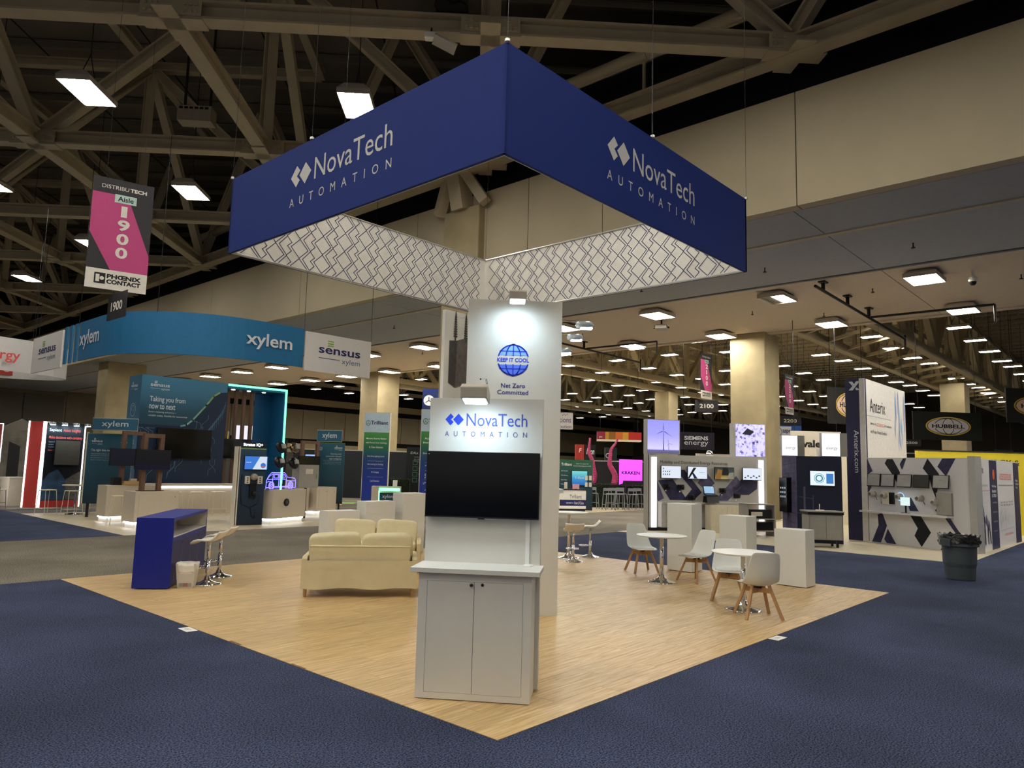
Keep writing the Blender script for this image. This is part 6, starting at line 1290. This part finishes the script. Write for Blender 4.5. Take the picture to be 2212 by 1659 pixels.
def meter(lb, x, z, box=None, ring=False, tall=.0):
    P = wloc(WA, WBp, x, 0); t = thing('electric_meter', lb, 'meter', (P[0], P[1], z), math.atan2(WBp[1]-WA[1], WBp[0]-WA[0]))
    if box: MB().box(box[0], box[1], -.08, 0, box[2], box[3]).out('back_box', box[4], t, bevel=.008)
    MB().lathe([(0, 0), (.085, 0), (.085, .1), (.07, .15), (.066, .19), (.05, .2), (0, .2)], (0, 0, 0), 22).out('meter_body', MTB, t, smooth=True, loc=(0, -.02, 0)).rotation_euler = (math.pi/2, 0, 0)
    MB().disc(0, 0, .045, -.225, 16).out('dial', mat('dial_print', '#6a6660', .3), t)
    if ring: MB().tube([(.105*math.cos(a), -.05, .105*math.sin(a)) for a in [2*math.pi*i/24 for i in range(24)]], .009, 6, True).out('light_ring', emis('ring_glow', '#a8c8f0', 1.2), t)
    MB().tube([(.06, -.03, -.08), (.1, -.03, -.16)], .008, 5).out('cable', BLACKP, t)
meter('grey electric meter with black seal on the meter wall', .2, 1.36); meter('electric meter on a cream socket box with black module', .58, 1.33, (-.1, .12, -.24, .12, CREAM)); meter('electric meter with glowing blue ring on the meter wall', 1.02, 1.32, None, True); meter('electric meter above a hanging cable loop', 1.6, 1.3); meter('electric meter on a large grey panel near the corner post', 2.02, 1.22, (.02, .42, -.32, .25, GREYP))
P = wloc(WA, WBp, .76, 0); t = thing('black_module', 'black tall module next to the cream socket box', 'device', (P[0], P[1], 1.1), math.atan2(WBp[1]-WA[1], WBp[0]-WA[0])); MB().box(-.06, .06, -.09, 0, 0, .32).out('case', BLACKP, t, bevel=.01); MB().box(-.04, .04, -.094, -.09, .24, .3).out('label', DARK, t)
P = wloc(WA, WBp, 1.25, -.2); t = thing('tablet', 'lit pale tablet on a stand over the meter wall shelf', 'tablet', (P[0], P[1], .89), math.atan2(WBp[1]-WA[1], WBp[0]-WA[0])); MB().box(-.13, .13, 0, .02, .2, .42).out('screen', emis('tablet_pale', '#cfe6e2', .9), t); MB().box(-.02, .02, .02, .04, 0, .3).out('stand', DARK, t); MB().box(-.09, .09, -.06, .08, 0, .012).out('foot', DARK, t)
t = facing('print_display', 'white printed wall with two indigo columns facing the open aisle', 'display wall', (17.70, .22), (23.3, .06)); LP = 5.6; MB().box(0, LP, 0, .2, 0, 2.38).out('board', AWL, t)
for a, b_ in ((1.55, 2.45), (4.75, 5.55)): MB().box(a, b_, -.006, 0, 0, 2.36).out('indigo_column', ANV, t)
text(t, 'Anterix', INK, .25, .85, 2.0, 2.2, y=-.008); text(t, 'A Powered Network', PGR, .3, 1.3, 1.66, 1.74, y=-.008); MB().face([(.3, 1.55), (1.5, 1.55), (1.5, 1.56), (.3, 1.56)], -.008).out('rule', CORAL, t)
for k, (x, z) in enumerate(((.5, 1.0), (.35, .7), (.85, .75), (1.1, .6))): MB().face([(x, z), (x+.25, z-.15), (x+.25, z+.05), (x+.12, z+.2)], -.008).out('chevron_print', PUR2, t); MB().face([(x+.2, z-.12), (x+.3, z-.1), (x+.32, .18), (x+.24, .18)], -.009).out('chevron_print', AV, t)
for k, s in enumerate(('Why Private', 'Broadband', 'LTE?')): text(t, s, PWH, 1.75, 2.25, 1.62-.12*k, 1.7-.12*k, y=-.012, bold=.02)
MB().disc(2.0, 1.98, .14, -.012, 16).out('orange_mark', mat('orange_mark', '#d8622e', .5), t); lines(t, [('Improved Reliability', .5), ('Enhanced Security', .46), ('Operational Control', .5), ('Future-proof Grid', .42)], PGR, 1.76, 1.2, .25, .06, y=-.012)
text(t, 'ACCELERATE GRID INTELLIGENCE', CORAL, 2.8, 4.4, 1.85, 2.02, y=-.008); text(t, 'Private wireless broadband powers the modern utility network', INK, 2.6, 4.6, 1.66, 1.72, y=-.008)
q = MB(); rr = random.Random(8)
for k in range(26): x = 2.65+rr.random()*1.9; q.line([(x, .45+rr.random()*.3), (x+rr.uniform(-.1, .1), .8+rr.random()*.3)], .012, -.008, closed=False)
q.line([(2.6, .45), (4.6, .5)], .012, -.008, closed=False).line([(2.7, .9), (3.4, 1.15)], .01, -.008, closed=False).line([(3.6, 1.0), (4.5, 1.3)], .01, -.008, closed=False).out('sketch_print', PGR, t)
for k in range(5): text(t, 'Grid', INK, 2.8+.36*k, 3.0+.36*k, 1.2, 1.25, y=-.008); text(t, 'Edge', INK, 2.8+.36*k, 3.0+.36*k, 1.12, 1.17, y=-.008)
text(t, 'CONNECTING THE MODERN GRID', CORAL, 3.2, 4.3, .3, .36, y=-.008); lines(t, [('Private', .3), ('Broadband', .4), ('Value', .24)], PWH, 4.98, 1.8, .1, .07, y=-.012)
# yellow wall behind
YW = facing('yellow_divider', 'long bright yellow partition wall behind the white printed wall', 'partition', (23.75, 2.9), (29.0, -2.35)); MB().box(0, 7.4, 0, .2, 0, 2.75).out('board', mat('yellow_paint', '#d8c22a', .6, var=.02), YW); MB().box(0, 7.4, -.02, .22, 2.75, 2.79).out('cap', mat('cap_dark', '#2a281c', .6), YW)
text(YW, 'ENERGY &', INK, 2.0, 3.5, 2.33, 2.52, y=-.03, shear=.1)
# ---- big wheeled-style trash can with liner
TC_ = mat('grey_trash_plastic', '#41474a', .5, var=.06, bump=.05); TB_ = mat('black_liner_film', '#0a0a0c', .18, var=.2, bump=.8, bscale=26)
t = thing('trash_can', 'large round dark grey trash can with black liner on the blue carpet', 'trash can', (12.05, -.45, 0), .3)
MB().lathe([(0, 0), (.235, 0), (.245, .02), (.285, .58), (.285, .60), (.325, .615), (.325, .665), (.30, .67), (.305, .8), (.29, .8), (.275, .3), (.22, .04), (0, .04)], (0, 0, 0), 40).out('barrel', TC_, t, smooth=False)
for a in (0.0, math.pi):
    o = MB().box(.29, .37, -.09, .09, .60, .75).out('handle', TC_, t, bevel=.02); o.rotation_euler = (0, 0, a+2.4)
vs = []; n = 40
for k, (r, z) in enumerate(((.2, .55), (.285, .78), (.318, .815), (.335, .80), (.335, .74), (.345, .68))):
    for i in range(n):
        a = 2*math.pi*i/n; j = .012*math.sin(i*2.7+k)+.01*math.sin(i*5.1+k*2); vs.append(((r+j*(k > 1))*math.cos(a), (r+j*(k > 1))*math.sin(a), z+(j*1.4 if k > 1 else 0)+(.03*math.sin(i*1.3) if k == 5 else 0)))
MB().add(vs, [(k*n+i, k*n+(i+1) % n, (k+1)*n+(i+1) % n, (k+1)*n+i) for k in range(5) for i in range(n)]).out('liner_bag', TB_, t, smooth=True)
# ---- far background booths (partitions, low counters, coloured towers)
BK = [('dark_divider', 'dark partition wall far behind the grey bar chairs', (29.5, 21.5), (33.5, 17.5), 2.3, mat('back_dark', '#1b1920', .7)), ('dark_divider', 'black partition wall behind the two violet lightboxes', (34, 15.5), (37, 12.5), 2.6, mat('back_black', '#141318', .7)), ('pale_divider', 'pale partition wall below the hanging purple sign', (31.0, 15.0), (34.5, 11.5), 2.75, CREAM), ('pale_divider', 'cream far partition behind the corner box', (24.0, 7.4), (26.5, 4.9), 2.6, CREAM), ('black_divider', 'black and red booth wall between navy tower and yellow wall', (38.5, 7.8), (41, 5.3), 3.1, mat('back_soot', '#15110f', .7)), ('slate_divider', 'dark partition wall beyond the striped banner', (17.5, 31.5), (22, 27), 2.5, mat('back_slate', '#22262a', .7)), ('grey_divider', 'grey partition wall far beyond the bar counter', (8, 31.5), (13.5, 30.5), 2.6, mat('back_grey', '#4b4a48', .7))]
for nm, lb, A, B, h, m in BK:
    w = math.hypot(B[0]-A[0], B[1]-A[1]); t = facing(nm, lb, 'partition', A, B); MB().box(0, w, 0, .12, 0, h).out('board', m, t); MB().box(0, w, -.01, .13, h, h+.05).out('cap', ALU, t)
for A, B, z0, h, m, lb in (((12.5, 33.5), (14.2, 32.3), 2.2, 1.1, emis('yellow_screen', '#e8cf3a', .9), 'lit yellow and white sign glimpsed between the wooden slats'), ((15.3, 33.9), (17.3, 32.6), 1.5, 2.2, emis('white_screen', '#e4e0f0', .9), 'lit white sign glimpsed right of the wooden slats')):
    w = math.hypot(B[0]-A[0], B[1]-A[1]); t = facing('lit_sign', lb, 'sign', A, B, z0); MB().box(0, w, 0, .1, 0, h).out('lit_face', m, t); MB().box(-.04, 0, -.01, .1, -z0, h).out('post', DARK, t); MB().box(w, w+.04, -.01, .1, -z0, h).out('post', DARK, t)
for A, B, lb in (((29.7, 13.9), (30.4, 13.2), 'white round counter with chrome jug below the purple sign'),):
    t = facing('round_counter', lb, 'counter', A, B); MB().lathe([(0, 0), (.4, 0), (.4, 2.45), (.5, 2.5), (.5, 2.62), (0, 2.62)], (.5, .3, 0), 24).out('drum', WPRINT, t); MB().lathe([(0, 2.62), (.15, 2.62), (.2, 2.75), (.12, 2.9), (0, 2.95)], (.4, .3, 0), 16).out('jug', CHROME, t, smooth=True)
for k, (x, y) in enumerate(((31.7, 12.6), (32.4, 11.9))):
    t = thing('red_fin', 'slanted red fin sculpture above the solutions wall', 'sculpture', (x, y, 0), -.8, 'red fins'); MB().prism([(0, 0), (.25, 0), (.5, 3.05), (.2, 3.05)], 0, .2).out('fin', REDP, t); MB().box(-.1, .4, -.1, .3, 0, .04).out('base', DARK, t)
t = facing('red_glass_booth', 'bright red lit panel in the far booth beside the yellow wall', 'display', (42.2, 6.5), (43.0, 5.7)); MB().box(0, .9, 0, .2, 0, 3.3).out('red_panel', mat('red_lit', '#e0342c', .5), t); MB().box(-.8, 0, 0, .2, 0, 3.0).out('white_panel', WPRINT, t); text(t, 'covalent', INK, -.75, -.05, 2.6, 2.85)
